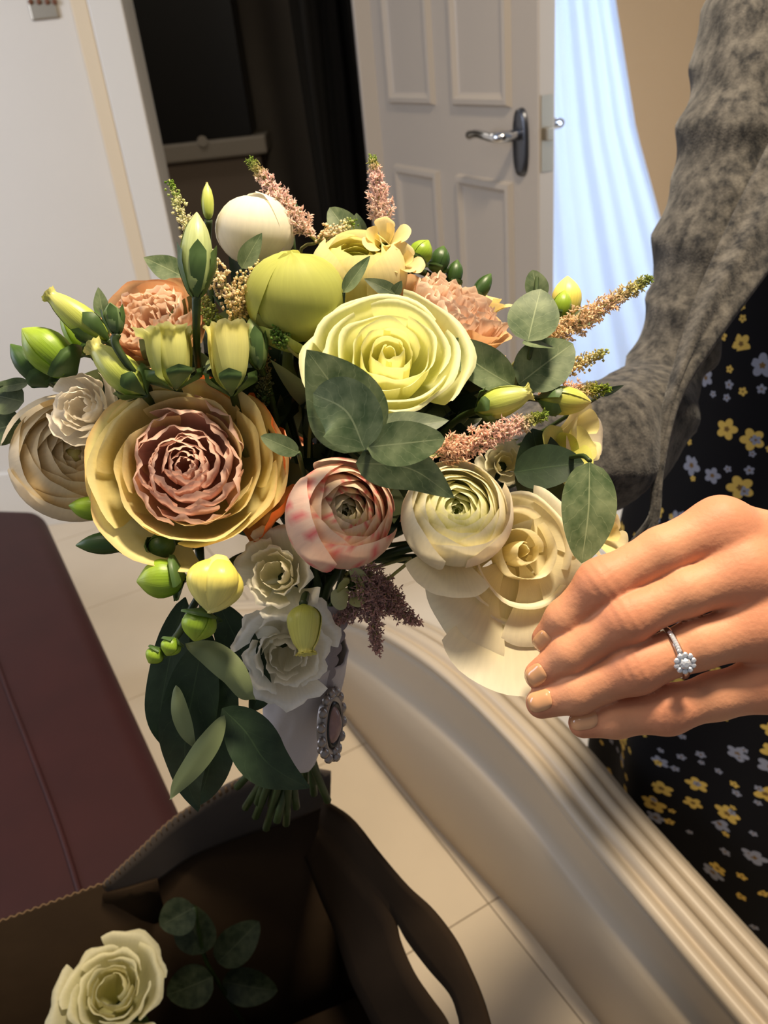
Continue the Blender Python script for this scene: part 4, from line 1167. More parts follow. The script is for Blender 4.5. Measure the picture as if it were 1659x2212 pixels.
PINK = [(0, (255, 232, 220)), (.72, (255, 230, 224)), (.86, (214, 206, 140)), (1, (140, 176, 70))]
CREAMY = [(0, (252, 230, 190)), (.45, (254, 242, 214)), (.75, (240, 238, 190)), (.9, (150, 180, 70)), (1, (130, 168, 56))]
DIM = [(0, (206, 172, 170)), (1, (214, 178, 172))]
astilbe('pink astilbe plume with a green tip leaning left at the top', (672, 510), (538, 345), 84, .45, .45, PINK, 'feather', 20, 1)
astilbe('short branch of tan astilbe florets beside the leaning pink plume', (690, 520), (765, 478), 60, .45, .45, CREAMY, 'bead', 9, 2)
astilbe('upright pink astilbe plume in front of the pale door', (828, 490), (804, 340), 76, .455, .455, PINK, 'feather', 20, 3)
astilbe('cream beaded astilbe plume with a green tip at upper left', (515, 665), (366, 388), 100, .40, .425, CREAMY, 'bead', 26, 4, den=.8, bend=.08, spread=.9)
astilbe('broad tan astilbe branch between the tall bud and the lime globe', (500, 690), (560, 575), 120, .40, .40, [(0, (250, 226, 170)), (1, (252, 236, 190))], 'bead', 14, 5)
astilbe('tan astilbe plume pointing up right across the white fabric', (1175, 740), (1408, 598), 90, .43, .425, CREAMY[:1] + [(.6, (250, 228, 200)), (.85, (220, 216, 150)), (1, (140, 170, 70))], 'feather', 24, 6)
astilbe('short astilbe branch with green beads at the right side', (1190, 810), (1312, 760), 70, .43, .43, [(0, (250, 224, 180)), (.6, (244, 230, 180)), (1, (190, 200, 110))], 'bead', 12, 7)
astilbe('peach astilbe branch with green beaded tip above the striped bud', (1160, 858), (1315, 838), 70, .425, .42, [(0, (254, 224, 200)), (.5, (254, 226, 206)), (.7, (190, 190, 90)), (1, (140, 170, 60))], 'feather', 14, 8)
astilbe('blush astilbe plume lying above the creamy white ranunculus', (940, 985), (1182, 895), 92, .375, .385, [(0, (252, 218, 190)), (.7, (255, 228, 218)), (.85, (180, 186, 96)), (1, (140, 170, 70))], 'feather', 24, 9, den=1.2)
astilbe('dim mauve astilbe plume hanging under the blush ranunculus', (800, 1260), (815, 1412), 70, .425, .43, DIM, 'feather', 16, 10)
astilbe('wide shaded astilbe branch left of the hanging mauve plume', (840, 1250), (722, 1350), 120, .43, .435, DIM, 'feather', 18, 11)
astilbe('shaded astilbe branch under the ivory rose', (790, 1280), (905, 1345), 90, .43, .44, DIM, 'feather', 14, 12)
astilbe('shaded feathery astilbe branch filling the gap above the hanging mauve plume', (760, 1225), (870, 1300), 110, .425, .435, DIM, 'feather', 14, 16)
astilbe('small green astilbe tip left of the lemon yellow rose', (622, 750), (592, 712), 44, .395, .392, [(0, (120, 150, 70)), (1, (110, 150, 60))], 'bead', 7, 13)
astilbe('dark shaded astilbe sprig above the mauve rose', (570, 870), (574, 752), 46, .41, .405, [(0, (60, 84, 40)), (.5, (120, 110, 70)), (1, (190, 150, 100))], 'bead', 12, 14)
astilbe('green astilbe spray behind the grey green pointed bud', (470, 720), (440, 640), 60, .41, .41, [(0, (150, 170, 80)), (1, (200, 196, 120))], 'bead', 9, 15)

# inner greenery that closes the gaps between the stems
par = []
for i in range(320):
    z_ = rng.uniform(-1, 1); a0 = rng.uniform(0, 6.28); r_ = math.sqrt(1 - z_ * z_)
    n_ = np.array([r_ * math.cos(a0), z_, r_ * math.sin(a0)])
    if n_[1] < -.6: continue
    cc = P(670, 930, .465) + ROT @ (n_ * np.array([.118, .082, .045]) * rng.uniform(.55, .95))
    dr = ROT @ (n_ + rng.normal(0, .6, 3)); dr /= np.linalg.norm(dr); l_ = rng.uniform(.018, .034)
    nr = ROT @ rng.normal(0, 1, 3); nr /= np.linalg.norm(nr)
    x, f, uv = leaf_geo([cc - dr * l_, cc + nr * .004, cc + dr * l_], rng.uniform(.008, .014), ROT @ (n_ * .5 + rng.normal(0, .5, 3)), .15, nu=5, n=8, shape=SH_OVATE)
    par.append((x, f, shade(rng.uniform(.6, 1.0))))
v, f, c_ = join(par)
o = mesh('foliage', v, f, M['dleaf'], cols=c_, uvs=np.zeros((len(v), 2)), kind='stuff'); tag(o, 'dark green leaves filling the gaps inside the bouquet', 'foliage')

# ------------------------------------------------------------------ ribbon wrap and brooch
wr = thing('ribbon_wrap', 'grey satin ribbon with a scalloped lace edge wrapped round the stems', 'ribbon', P(630, 1640, .51))
sp = [P(655, 1400, .475), P(650, 1480, .485), P(642, 1550, .50), P(625, 1630, .512)]
v, f = tube_geo(sp, [.026, .0225, .0205, .0165], 24, 40, fn=lambda th, s: 1 + .03 * np.sin(th * 5 + s * 6) + .02 * np.sin(th * 11 - s * 9), cap=False)
solid(mesh('satin_band', v, f, M['ribbon'], wr, org(wr), uvs=None), .001)
pts = [P(738, 1310, .44), P(728, 1370, .445), P(712, 1430, .455), P(700, 1490, .465), P(686, 1560, .475)]
c_ = spline(pts, 90); t, a_, b2 = frames(c_); sd = V(1, .1, .2)
z_ = np.linspace(0, 1, 90); sc = .0028 + .0022 * np.abs(np.sin(z_ * math.pi * 9))
lft = c_ - sd * .012 - ROT @ np.array([0, 0, .004]); rgt = c_ + sd * sc[:, None]
v = np.stack([lft, c_, rgt], 1).reshape(-1, 3); f = [(i * 3 + j, i * 3 + 3 + j, i * 3 + 4 + j, i * 3 + 1 + j) for i in range(89) for j in (0, 1)]
solid(mesh('lace_edge', v, f, M['lace'], wr, org(wr)), .0012)

bc = P(714, 1565, .462)
Bz = V(.90, .0, .44); By = V(.17, 1, 0); By = By - Bz * (By @ Bz); By /= np.linalg.norm(By); Bx_ = np.cross(By, Bz)
BB = np.array([Bx_, By, Bz])
br = thing('brooch', 'oval silver cameo brooch with a dark setting pinned on the grey ribbon', 'brooch', P(700, 1640, .47))
ha, hb = px2m(38, .46), px2m(62, .46)


def ell(s, z, n=40): return np.array([[ha * s * math.cos(t), hb * s * math.sin(t), z] for t in np.linspace(0, 2 * math.pi, n, endpoint=False)])


def rings(lst, cap=True):
    n = len(lst[0]); v = np.vstack(lst); f = [(r * n + i, r * n + (i + 1) % n, r * n + n + (i + 1) % n, r * n + n + i) for r in range(len(lst) - 1) for i in range(n)]
    if cap: f.append(tuple(range(len(v) - n, len(v))))
    return v, f


v, f = rings([ell(1.05, -.003), ell(1.12, 0), ell(1.1, .002), ell(.95, .003), ell(.8, .0015)]); mesh('frame', bc + v @ BB, f, M['oldsilver'], br, org(br))
v, f = rings([ell(.82, .0015), ell(.8, .0028), ell(.7, .003), ell(.62, .002)]); mesh('setting', bc + v @ BB, f, M['onyx'], br, org(br))
v, f = rings([ell(.64, .002), ell(.55, .0035), ell(.38, .005), ell(.15, .0058), ell(.02, .006)]); mesh('cameo', bc + v @ BB, f, M['cameo'], br, org(br))
for i in range(14):
    t_ = 2 * math.pi * i / 14
    p = bc + np.array([ha * 1.22 * math.cos(t_), hb * 1.14 * math.sin(t_), .001]) @ BB
    v, f = tube_geo([p - Bz * .0024, p - Bz * .001, p + Bz * .0012, p + Bz * .0026], [.0008, .0030, .0030, .0006], 7, 8)
    mesh('bead', v, f, M['oldsilver'], br, org(br))
for q, (px, py) in enumerate(((716, 1626), (726, 1634), (722, 1622), (694, 1618))):
    p = P(px, py, .462); v, f = tube_geo([p - Bz * .0024, p - Bz * .001, p + Bz * .0012, p + Bz * .0026], [.0008, .0028, .0028, .0006], 7, 8)
    mesh('bead', v, f, M['oldsilver'], br, org(br))

# ------------------------------------------------------------------ flower and leaves inside the box
d = .80; c = P(245, 2140, d); R = px2m(118, d)
pet = rose_petals(18, (236, 228, 176), (238, 232, 196), LIS, ruf=(.02, .06), hw=(1.3, .85), tip=(.1, .2), basecol=(200, 200, 130))
flower('rose', 'pale cream rose lying inside the dark cardboard box', None, c, R, V(.1, .7, .7), pet, .3, stem=False, sepals=5)
rb = bpy.data.objects['rose.005']
v, f = tube_geo([c - V(.1, .7, .7) * R * .8, c - V(.1, .7, .7) * R * 2.0, np.array([c[0] + .03, c[1] - .02, .27])], [.003, .003], 12, 8); mesh('stem', v, f, M['stem'], rb, org(rb))
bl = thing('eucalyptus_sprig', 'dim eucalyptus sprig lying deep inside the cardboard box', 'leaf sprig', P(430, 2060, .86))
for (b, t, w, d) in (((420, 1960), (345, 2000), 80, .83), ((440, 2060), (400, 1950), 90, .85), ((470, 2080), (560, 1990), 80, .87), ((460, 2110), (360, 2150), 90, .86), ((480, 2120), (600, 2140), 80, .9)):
    add_leaf(bl, b, t, w, d, shape=SH_ROUND, tint=.28)  # low tint puts the shade of the box into the leaf colour
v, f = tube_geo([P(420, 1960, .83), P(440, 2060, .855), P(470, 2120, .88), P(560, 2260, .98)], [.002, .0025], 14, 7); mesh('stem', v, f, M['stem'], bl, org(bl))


# ------------------------------------------------------------------ person: signed distance body, surface nets
def seg(p, a, b, ra, rb):
    ab = b - a; t = np.clip(((p - a) @ ab) / (ab @ ab), 0, 1)
    return np.linalg.norm(p - a - t[..., None] * ab, axis=-1) - (ra + (rb - ra) * t)


def smin(a, b, k):
    h = np.clip(.5 + .5 * (b - a) / k, 0, 1); return b + (a - b) * h - k * h * (1 - h)


def surface_nets(fn, lo, hi, h):
    n = np.ceil((np.array(hi) - lo) / h).astype(int) + 1
    ax = [lo[i] + h * np.arange(n[i]) for i in range(3)]
    val = np.empty(n, np.float32)
    for i in range(0, n[0], 16):
        g = np.stack(np.meshgrid(ax[0][i:i + 16], ax[1], ax[2], indexing='ij'), -1); val[i:i + 16] = fn(g)
    s = val < 0
    cnt = np.zeros(n - 1, int)
    offs = [(a, b, c) for a in (0, 1) for b in (0, 1) for c in (0, 1)]
    sl = lambda o: tuple(slice(o[i], n[i] - 1 + o[i]) for i in range(3))
    for o in offs: cnt += s[sl(o)]
    act = (cnt > 0) & (cnt < 8); idx = np.argwhere(act); ids = -np.ones(n - 1, int); ids[act] = np.arange(len(idx))
    acc = np.zeros((len(idx), 3)); num = np.zeros(len(idx))
    for o in offs:
        for q in range(3):
            if o[q]: continue
            o2 = list(o); o2[q] = 1
            a = val[tuple((idx + o).T)]; b = val[tuple((idx + o2).T)]; cr = (a < 0) != (b < 0)
            t = np.where(cr, a / (a - b + 1e-20), 0); pt = (idx + o).astype(float); pt[:, q] += t
            acc[cr] += pt[cr]; num[cr] += 1
    verts = np.array(lo) + h * acc / num[:, None]
    faces = []
    for q in range(3):
        a, b = (q + 1) % 3, (q + 2) % 3
        sh_ = [slice(None)] * 3; s1 = list(sh_); s2 = list(sh_); s1[q] = slice(0, -1); s2[q] = slice(1, None)
        cr = np.argwhere(s[tuple(s1)] != s[tuple(s2)])
        ok = (cr[:, a] > 0) & (cr[:, b] > 0) & (cr[:, a] < n[a] - 1) & (cr[:, b] < n[b] - 1); cr = cr[ok]
        def cid(da, db):
            c_ = cr.copy(); c_[:, a] -= da; c_[:, b] -= db; return ids[tuple(c_.T)]
        quad = np.stack([cid(1, 1), cid(0, 1), cid(0, 0), cid(1, 0)], 1)
        inside = s[tuple(cr.T)]; quad[~inside] = quad[~inside][:, ::-1]
        faces.append(quad)
    return verts, np.vstack(faces)


def cjoint(px, py, d, rpx): return ROT.T @ (P(px, py, d) - CAM), px2m(rpx, d)


def hand_sdf(off=np.zeros(3), mir=False):
    J = dict(
        idx=[(1556, 1138, .352, 60), (1430, 1192, .350, 53), (1300, 1262, .351, 49), (1220, 1338, .358, 42), (1182, 1380, .364, 33)],
        mid=[(1612, 1236, .345, 62), (1480, 1280, .344, 52), (1352, 1336, .346, 49), (1232, 1412, .354, 44), (1166, 1458, .361, 33)],
        rin=[(1650, 1352, .344, 62), (1506, 1392, .345, 54), (1372, 1442, .347, 50), (1246, 1496, .354, 45), (1170, 1518, .359, 34)],
        pin=[(1672, 1474, .350, 58), (1545, 1504, .350, 50), (1440, 1533, .350, 46), (1330, 1552, .354, 41), (1260, 1562, .357, 32)],
        thb=[(1760, 1230, .392, 70), (1600, 1240, .402, 58), (1450, 1290, .405, 48), (1360, 1330, .402, 36)])
    wr_ = dict(idx=(1935, 1230, .386, 66), mid=(1945, 1300, .380, 72), rin=(1950, 1370, .380, 70), pin=(1945, 1430, .388, 62), thb=(1930, 1290, .395, 70))
    el_ = [cjoint(1945, 1330, .388, 118), cjoint(2250, 1330, .43, 128), cjoint(2700, 1240, .52, 130)]
    ch = {k_: [cjoint(*q) for q in v_] for k_, v_ in J.items()}
    ww = {k_: cjoint(*q) for k_, q in wr_.items()}

    def fn(p):
        p = p.astype(np.float32)
        palm = None
        for k_ in ('idx', 'mid', 'rin', 'pin', 'thb'):
            d_ = seg(p, ww[k_][0], ch[k_][0][0], ww[k_][1] * .9, ch[k_][0][1] * .92)
            palm = d_ if palm is None else smin(palm, d_, .014)
        for i in range(2):
            palm = smin(palm, seg(p, el_[i][0], el_[i + 1][0], el_[i][1], el_[i + 1][1]), .02)
        tot = None
        for k_ in ('idx', 'mid', 'rin', 'pin', 'thb'):
            c_ = ch[k_]; fg = None
            for i in range(len(c_) - 1):
                d_ = seg(p, c_[i][0], c_[i + 1][0], c_[i][1], c_[i + 1][1])
                fg = d_ if fg is None else smin(fg, d_, .003)
            # knuckle swell on the back of the middle joint
            if k_ != 'thb':
                kc, kr = c_[2]; nb = kc + np.array([.15, .35, .92]) * kr * .10
                fg = smin(fg, np.linalg.norm(p - nb, axis=-1) - kr * .92, .008)
                ux_ = c_[3][0] - c_[1][0]; ux_ = ux_ / np.linalg.norm(ux_); rel = p - kc; sx_ = rel @ ux_
                msk = np.clip((rel @ np.array([-.1, .42, .9])) / kr, 0, 1) * np.exp(-(np.linalg.norm(rel, axis=-1) / (1.7 * kr)) ** 4)
                fg = fg + msk * sum(.00036 * np.exp(-((sx_ - o_) / .0011) ** 2) for o_ in (-.0042, -.0004, .0036))
            w = smin(palm, fg, .009)
            tot = w if tot is None else smin(tot, w, .0011)
        return tot
    return fn, ch


fn, CH = hand_sdf()
lo = np.array([.052, -.125, -.47]); hi = np.array([.36, .012, -.325])
v1, f1 = surface_nets(fn, lo, hi, .00095)
print('hand', len(v1))
# skin tone, redder over the joints and finger ends
base = lin((212, 150, 114)); red = lin((192, 114, 86))
cw = np.tile(base, (len(v1), 1)); rw = np.zeros(len(v1))
for k_, c_ in CH.items():
    for i, (q, r_) in enumerate(c_):
        wgt = {0: .5, 2: .55, len(c_) - 1: .5}.get(i, 0.0)
        if wgt: rw = np.maximum(rw, wgt * np.exp(-(np.linalg.norm(v1 - q, axis=1) / (r_ * 1.5)) ** 4))
cw = cw * (1 - rw[:, None]) + red * rw[:, None]
hand_w = CAM + v1 @ ROT.T

# torso, arms under the clothes (coarser), camera space joints given by pixels
BODY = np.array([.58, .95, 0.0])                       # body axis on the floor
shR = P(1690, -60, .80); elR = P(1432, 815, .775); wrR = P(960, 1070, .60)
nk = np.array([BODY[0], BODY[1] + .03, 1.36])
shL = np.array([BODY[0] + .17, BODY[1] - .05, 1.29]); elL = P(2700, 1240, .52)


def body_fn(p):
    d_ = seg(p, np.array([BODY[0], BODY[1], .85]), np.array([BODY[0], BODY[1] + .01, 1.17]), .115, .125)
    d_ = smin(d_, seg(p, shR, shL, .05, .05), .06)
    d_ = smin(d_, seg(p, nk - [0, 0, .12], nk + [0, 0, .06], .05, .048), .03)
    d_ = smin(d_, seg(p, shR, elR, .038, .026), .03); mdR = P(1300, 958, .692); d_ = smin(d_, seg(p, elR, mdR, .026, .024), .006); d_ = smin(d_, seg(p, mdR, wrR, .024, .021), .006)
    d_ = smin(d_, seg(p, shL, elL, .044, .036), .03); d_ = smin(d_, seg(p, elL, CAM + ROT @ cjoint(2250, 1330, .43, 100)[0], .036, .030), .01)
    for sx_ in (-.075, .075):
        hp = np.array([BODY[0] + sx_, BODY[1], .78]); d_ = smin(d_, seg(p, hp, hp + [0, .01, -.38], .08, .055), .05)
        d_ = smin(d_, seg(p, hp + [0, .01, -.38], hp + [0, .03, -.70], .055, .036), .02); d_ = smin(d_, seg(p, hp + [0, .03, -.74], hp + [0, -.09, -.755], .028, .022), .02)
    return d_


hd = np.array([nk[0], nk[1] - .02, nk[2] + .17])


def ball(p, c, r): return np.linalg.norm(p - c, axis=-1) - r


def head_fn(p):
    d_ = smin(ball(p, hd + [0, .018, .045], .088), seg(p, hd + [0, -.03, -.07], hd + [0, -.015, 0], .040, .066), .05)
    d_ = smin(d_, seg(p, hd + [0, -.086, .022], hd + [0, -.104, -.018], .007, .0115), .012)            # nose
    d_ = smin(d_, seg(p, hd + [-.016, -.083, -.046], hd + [.016, -.083, -.046], .0065, .0065), .007)      # lips
    d_ = smin(d_, ball(p, hd + [0, -.070, -.082], .016), .02)                                              # chin
    for sx_ in (-1, 1):
        d_ = np.maximum(d_, -ball(p, hd + [sx_ * .031, -.098, .020], .017))
        d_ = smin(d_, ball(p, hd + [sx_ * .031, -.075, .018], .0135), .004)                                # eyeball under the lids
        d_ = smin(d_, seg(p, hd + [sx_ * .080, .012, -.015], hd + [sx_ * .084, .018, .022], .008, .012), .006)
    return smin(d_, seg(p, nk - [0, 0, .05], nk + [0, 0, .09], .047, .045), .02)


v2h, f2h = surface_nets(head_fn, hd - [.115, .135, .24], hd + [.115, .13, .16], .0048)
v2, f2 = surface_nets(body_fn, np.array([.02, .25, -.02]), np.array([1.0, 1.2, 1.78]), .012)
f2 = np.vstack([f2, f2h + len(v2)]); v2 = np.vstack([v2, v2h])
# second hand, hidden behind the blooms, holding the stems: the same hand mirrored
m1 = v1 * np.array([-1, 1, 1])
cpt = cjoint(1945, 1330, .388, 10)[0] * np.array([-1, 1, 1])
wp_ = ROT.T @ (wrR - CAM)
keep = m1
th_ = math.radians(158); Rz = np.array([[math.cos(th_), -math.sin(th_), 0], [math.sin(th_), math.cos(th_), 0], [0, 0, 1]])
fore = np.max(np.abs(m1[:, 0] - cpt[0]))
sel = m1[:, 0] > cpt[0] - .02                                     # keep the hand, drop the forearm
fsel = np.all(sel[f1], axis=1)
used = np.unique(f1[fsel]); remap = -np.ones(len(m1), int); remap[used] = np.arange(len(used))
hv = m1[used] - cpt; hv = hv @ Rz.T; hv = wp_ + hv * .92
hf = remap[f1[fsel]][:, ::-1]
v3 = CAM + hv @ ROT.T
allv = np.vstack([hand_w, v2, v3]); allf = np.vstack([f1, f2 + len(v1), hf + len(v1) + len(v2)])
allc = np.vstack([cw, np.tile(base, (len(v2), 1)), cw[used]])
print('person verts', len(allv))
body = mesh('person', allv, allf, M['skin'], origin=BODY, cols=allc)
body['_loc'] = [float(x) for x in BODY]
tag(body, 'person in a grey cardigan and black floral dress, touching the ivory rose with one hand', 'person')

for sx_ in (-1, 1):
    ec = hd + np.array([sx_ * .031, -.0765, .018]); t_ = np.linspace(0, 2 * math.pi, 16, endpoint=False)
    for nm_, rr_, dy, m_ in (('eye', .0075, -.0128, mat('eye_white', (232, 226, 220), rough=.2)), ('iris', .0042, -.0138, mat('iris', (70, 50, 36), rough=.15))):
        ring_ = [np.stack([ec[0] + rr_ * k_ * np.cos(t_) * (1.35 if nm_ == 'eye' else 1), np.full(16, ec[1] + dy + (1 - k_) * -.001), ec[2] + rr_ * k_ * np.sin(t_) * (.62 if nm_ == 'eye' else .9)], 1) for k_ in (1, .6, .1)]
        v, f = rings(ring_); mesh(nm_, v, f, m_, body, BODY)


def hair_fn(p):
    d_ = ball(p, hd + [0, .03, .052], .099)
    d_ = smin(d_, seg(p, hd + [-.075, .05, .0], hd + [-.085, .07, -.18], .036, .026), .03); d_ = smin(d_, seg(p, hd + [.075, .05, .0], hd + [.085, .07, -.18], .036, .026), .03)
    d_ = smin(d_, seg(p, hd + [0, .085, .0], hd + [0, .10, -.20], .055, .035), .04)
    d_ = d_ + .0025 * np.sin(p[..., 0] * 420 + 2 * np.sin(p[..., 2] * 40)) * np.clip((hd[2] + .14 - p[..., 2]) * 9, .2, 1)
    return np.maximum(d_, -(seg(p, hd + [0, -.11, -.10], hd + [0, -.085, .045], .070, .066)))


vh, fh = surface_nets(hair_fn, hd - [.15, .12, .26], hd + [.15, .18, .17], .0055)
mesh('hair', vh, fh, mat('brown_hair', (74, 52, 36), rough=.5, bump=.2, bscale=300), body, BODY)

# finger nails: patches laid on the finger skin
def nail(k_, hint, L_, Wd, back=.10):
    tip, r_ = CH[k_][-1]; prev_ = CH[k_][-2][0]
    u_ = tip - prev_; u_ /= np.linalg.norm(u_); n_ = np.array(hint, float); n_ -= u_ * (n_ @ u_); n_ /= np.linalg.norm(n_); s_ = np.cross(n_, u_)
    cc = tip - u_ * back * r_ + n_ * r_
    rp_ = CH[k_][-2][1]; ownf = lambda p: seg(p, prev_, tip, rp_, r_)
    A = np.linspace(-1, 1, 13); B_ = np.linspace(-1, 1, 13); pts = []
    for a in A:
        for b in B_:
            # squarish oval outline
            k_ = 1 / max(1.0, (abs(a) ** 3 + abs(b) ** 3) ** (1 / 3))
            pts.append(cc + u_ * (b * k_ * L_ / 2) + s_ * (a * k_ * Wd / 2))
    pts = np.array(pts); q = pts + n_ * .006
    tv = np.zeros(len(q))
    for _ in range(40): tv = np.clip(tv + ownf(q - n_ * tv[:, None]) * .8, 0, .012)
    hit = np.abs(ownf(q - n_ * tv[:, None])) < .0004
    if hit.sum() > 5: tv = np.where(hit, np.minimum(tv, np.percentile(tv[hit], 60) + .0022), np.percentile(tv[hit], 60) + .0022)
    q = q - n_ * tv[:, None]
    edge = np.array([1 - min(1, (abs(a) ** 4 + abs(b) ** 4)) for a in A for b in B_])
    q = q + n_ * (.0002 + .0006 * edge ** .4)[:, None]
    o = mesh('fingernail', CAM + q @ ROT.T, [x[::-1] for x in grid_faces(13, 13)], M['nail'], body, BODY, label='nude polished fingernail'); return o


nail('idx', (-.35, .12, .9), .0104, .0080)
nail('mid', (-.25, .30, .9), .0108, .0086)
nail('rin', (-.20, .40, .9), .0114, .0090)
nail('pin', (-.08, .50, .86), .0118, .0084, .10)

# engagement ring
a_ = CH['rin'][1]; b2 = CH['rin'][2]
t0 = .36; rcen = a_[0] * (1 - t0) + b2[0] * t0; rax = (b2[0] - a_[0]); rax /= np.linalg.norm(rax)
rax = rax + np.array([.10, .06, 0]); rax /= np.linalg.norm(rax)
e1_ = np.cross(rax, [0, 0, 1.0]); e1_ /= np.linalg.norm(e1_); e2_ = np.cross(e1_, rax)
rg = thing('ring', 'silver diamond engagement ring on the third finger of the hand', 'ring', CAM + ROT @ rcen)
K = 72; RR = []
for q in range(K):
    t_ = 2 * math.pi * q / K; dv = e1_ * math.cos(t_) + e2_ * math.sin(t_)
    lo_, hi_ = 0.0, .016
    for _ in range(18):
        md = (lo_ + hi_) / 2
        if fn((rcen + dv * md)[None, None])[0, 0] < 0 and md < .0105: lo_ = md
        else: hi_ = md
    RR.append(min(lo_, .0102))
RR = np.array(RR); RR = np.convolve(np.r_[RR[-4:], RR, RR[:4]], np.ones(9) / 9, 'valid')
vv = []
for q in range(K):
    t_ = 2 * math.pi * q / K; dv = e1_ * math.cos(t_) + e2_ * math.sin(t_)
    for (dr, dx) in ((-.0006, -.0012), (.0007, -.0014), (.0012, -.0006), (.0012, .0006), (.0007, .0014), (-.0006, .0012)):
        vv.append(CAM + ROT @ (rcen + dv * (RR[q] + dr) + rax * dx))
ff = [(q * 6 + j, ((q + 1) % K) * 6 + j, ((q + 1) % K) * 6 + (j + 1) % 6, q * 6 + (j + 1) % 6) for q in range(K) for j in range(6)]
mesh('band', np.array(vv), ff, M['silver'], rg, org(rg))


def stone(p, n_, r, nm='diamond'):
    n_ = n_ / np.linalg.norm(n_); x = np.cross(n_, [.2, .9, .3]); x /= np.linalg.norm(x); y = np.cross(n_, x); v = []
    for k_, (rr_, z) in enumerate(((.05, -.5), (1.0, .0), (.82, .3), (.45, .5))):
        for q in range(8):
            t_ = math.pi / 4 * (q + .5 * (k_ % 2)); v.append(p + (x * math.cos(t_) + y * math.sin(t_)) * r * rr_ + n_ * z * r)
    f = [(k_ * 8 + q, k_ * 8 + (q + 1) % 8, k_ * 8 + 8 + (q + 1) % 8, k_ * 8 + 8 + q) for k_ in range(3) for q in range(8)] + [tuple(range(24, 32))]
    return mesh(nm, CAM + ROT @ np.array(v).T if False else CAM + np.array(v) @ ROT.T, f, M['diamond'], rg, org(rg), smooth=False)


def ringpt(ang_, h=0.0):
    q = ang_ % (2 * math.pi); r_ = np.interp(q, np.linspace(0, 2 * math.pi, K + 1), np.r_[RR, RR[0]]); dv = e1_ * math.cos(q) + e2_ * math.sin(q)
    return rcen + dv * (r_ + h), dv


# angle of the cluster: where the ring meets the lower visible side of the finger
best = min(np.linspace(0, 6.28, 200), key=lambda q: abs((lambda p: (CX + F * p[0] / -p[2] - 1466) ** 2 + (CY - F * p[1] / -p[2] - 1430) ** 2 + (1e6 if p[2] < rcen[2] - .002 else 0))(ringpt(q)[0])))
pc, dv = ringpt(best, .0030)
tb = np.cross(dv, rax)
stone(pc + dv * .0009, dv, .0023)
for q in range(10):
    t_ = 2 * math.pi * q / 10; stone(pc + (rax * math.cos(t_) + tb * math.sin(t_)) * .0035, dv, .0012)
vv, ff = tube_geo([pc - dv * .0028, pc - dv * .0008, pc + dv * .0002], [.0015, .0036, .0042], 6, 14); mesh('setting', CAM + vv @ ROT.T, ff, M['silver'], rg, org(rg))
sg = 1 if (ringpt(best + .2)[0][1] > ringpt(best)[0][1]) else -1
for q in range(9):
    p, dv2 = ringpt(best + sg * (.42 + q * .10), .0013); stone(p, dv2, .0010)


# ------------------------------------------------------------------ clothes
def heather(name):
    m = bpy.data.materials.new(name); m.use_nodes = True; N = m.node_tree.nodes; L = m.node_tree.links; b = N['Principled BSDF']
    b.inputs['Roughness'].default_value = .95; b.inputs['Specular IOR Level'].default_value = .1; b.inputs['Sheen Weight'].default_value = .15
    tc = N.new('ShaderNodeTexCoord'); n1 = N.new('ShaderNodeTexNoise'); n1.inputs['Scale'].default_value = 95; n1.inputs['Detail'].default_value = 6; n1.inputs['Roughness'].default_value = .65
    mp = N.new('ShaderNodeMapping'); mp.inputs['Scale'].default_value = (1, 1, .55); L.new(tc.outputs['Object'], mp.inputs[0]); L.new(mp.outputs[0], n1.inputs[0])
    cr = N.new('ShaderNodeValToRGB'); cr.color_ramp.elements[0].position = .36; cr.color_ramp.elements[0].color = (*lin((40, 40, 41)), 1); cr.color_ramp.elements[1].position = .68; cr.color_ramp.elements[1].color = (*lin((102, 98, 92)), 1)
    L.new(n1.outputs[0], cr.inputs[0]); L.new(cr.outputs[0], b.inputs['Base Color'])
    n2 = N.new('ShaderNodeTexNoise'); n2.inputs['Scale'].default_value = 500; L.new(tc.outputs['Object'], n2.inputs[0])
    bp = N.new('ShaderNodeBump'); bp.inputs['Strength'].default_value = .4; bp.inputs['Distance'].default_value = .002; L.new(n2.outputs[0], bp.inputs['Height']); L.new(bp.outputs[0], b.inputs['Normal'])
    return m


M['heather'] = heather('heather_grey_knit')
cuff = CAM + ROT @ cjoint(2350, 1325, .44, 100)[0]
UP = [(P(*q), px2m(r_, q[2])) for q, r_ in (((1700, -120, .80), 148), ((1640, 120, .79), 122), ((1580, 330, .78), 108), ((1515, 540, .775), 96), ((1455, 740, .772), 82), ((1430, 830, .765), 84))]
FO = [(P(*q), px2m(r_, q[2])) for q, r_ in (((1430, 850, .765), 92), ((1370, 925, .725), 118), ((1290, 965, .685), 128), ((1180, 1000, .65), 112), ((1060, 1040, .62), 95), ((930, 1078, .595), 84))]
LE = [(shL, .075), ((shL + elL) / 2, .066), (elL, .062), (cuff, .048)]


def chain(p, c, k, close=.02):
    d_ = None
    for i in range(len(c) - 1):
        q = seg(p, c[i][0], c[i + 1][0], c[i][1], c[i + 1][1]); d_ = q if d_ is None else smin(d_, q, close)
    return d_


K1 = V(.55, .75, .1); K2 = V(-.8, .5, .3); K3 = V(.2, .3, 1)


def sleeve_fn(p):
    u_, v_, w_ = p @ K1, p @ K2, p @ K3
    a = chain(p, UP, .02); b = chain(p, FO, .02)
    el_d = np.linalg.norm(p - UP[-1][0], axis=-1)
    fold = np.abs(np.sin(u_ * 46 + 1.8 * np.sin(v_ * 22) + w_ * 12)) * (.0045 + .007 * np.exp(-(el_d / .11) ** 2)) + .003 * np.sin(v_ * 60 + 2 * np.sin(u_ * 30))
    return smin(smin(a, b, .008), chain(p, LE, .02), .02) + fold - .003


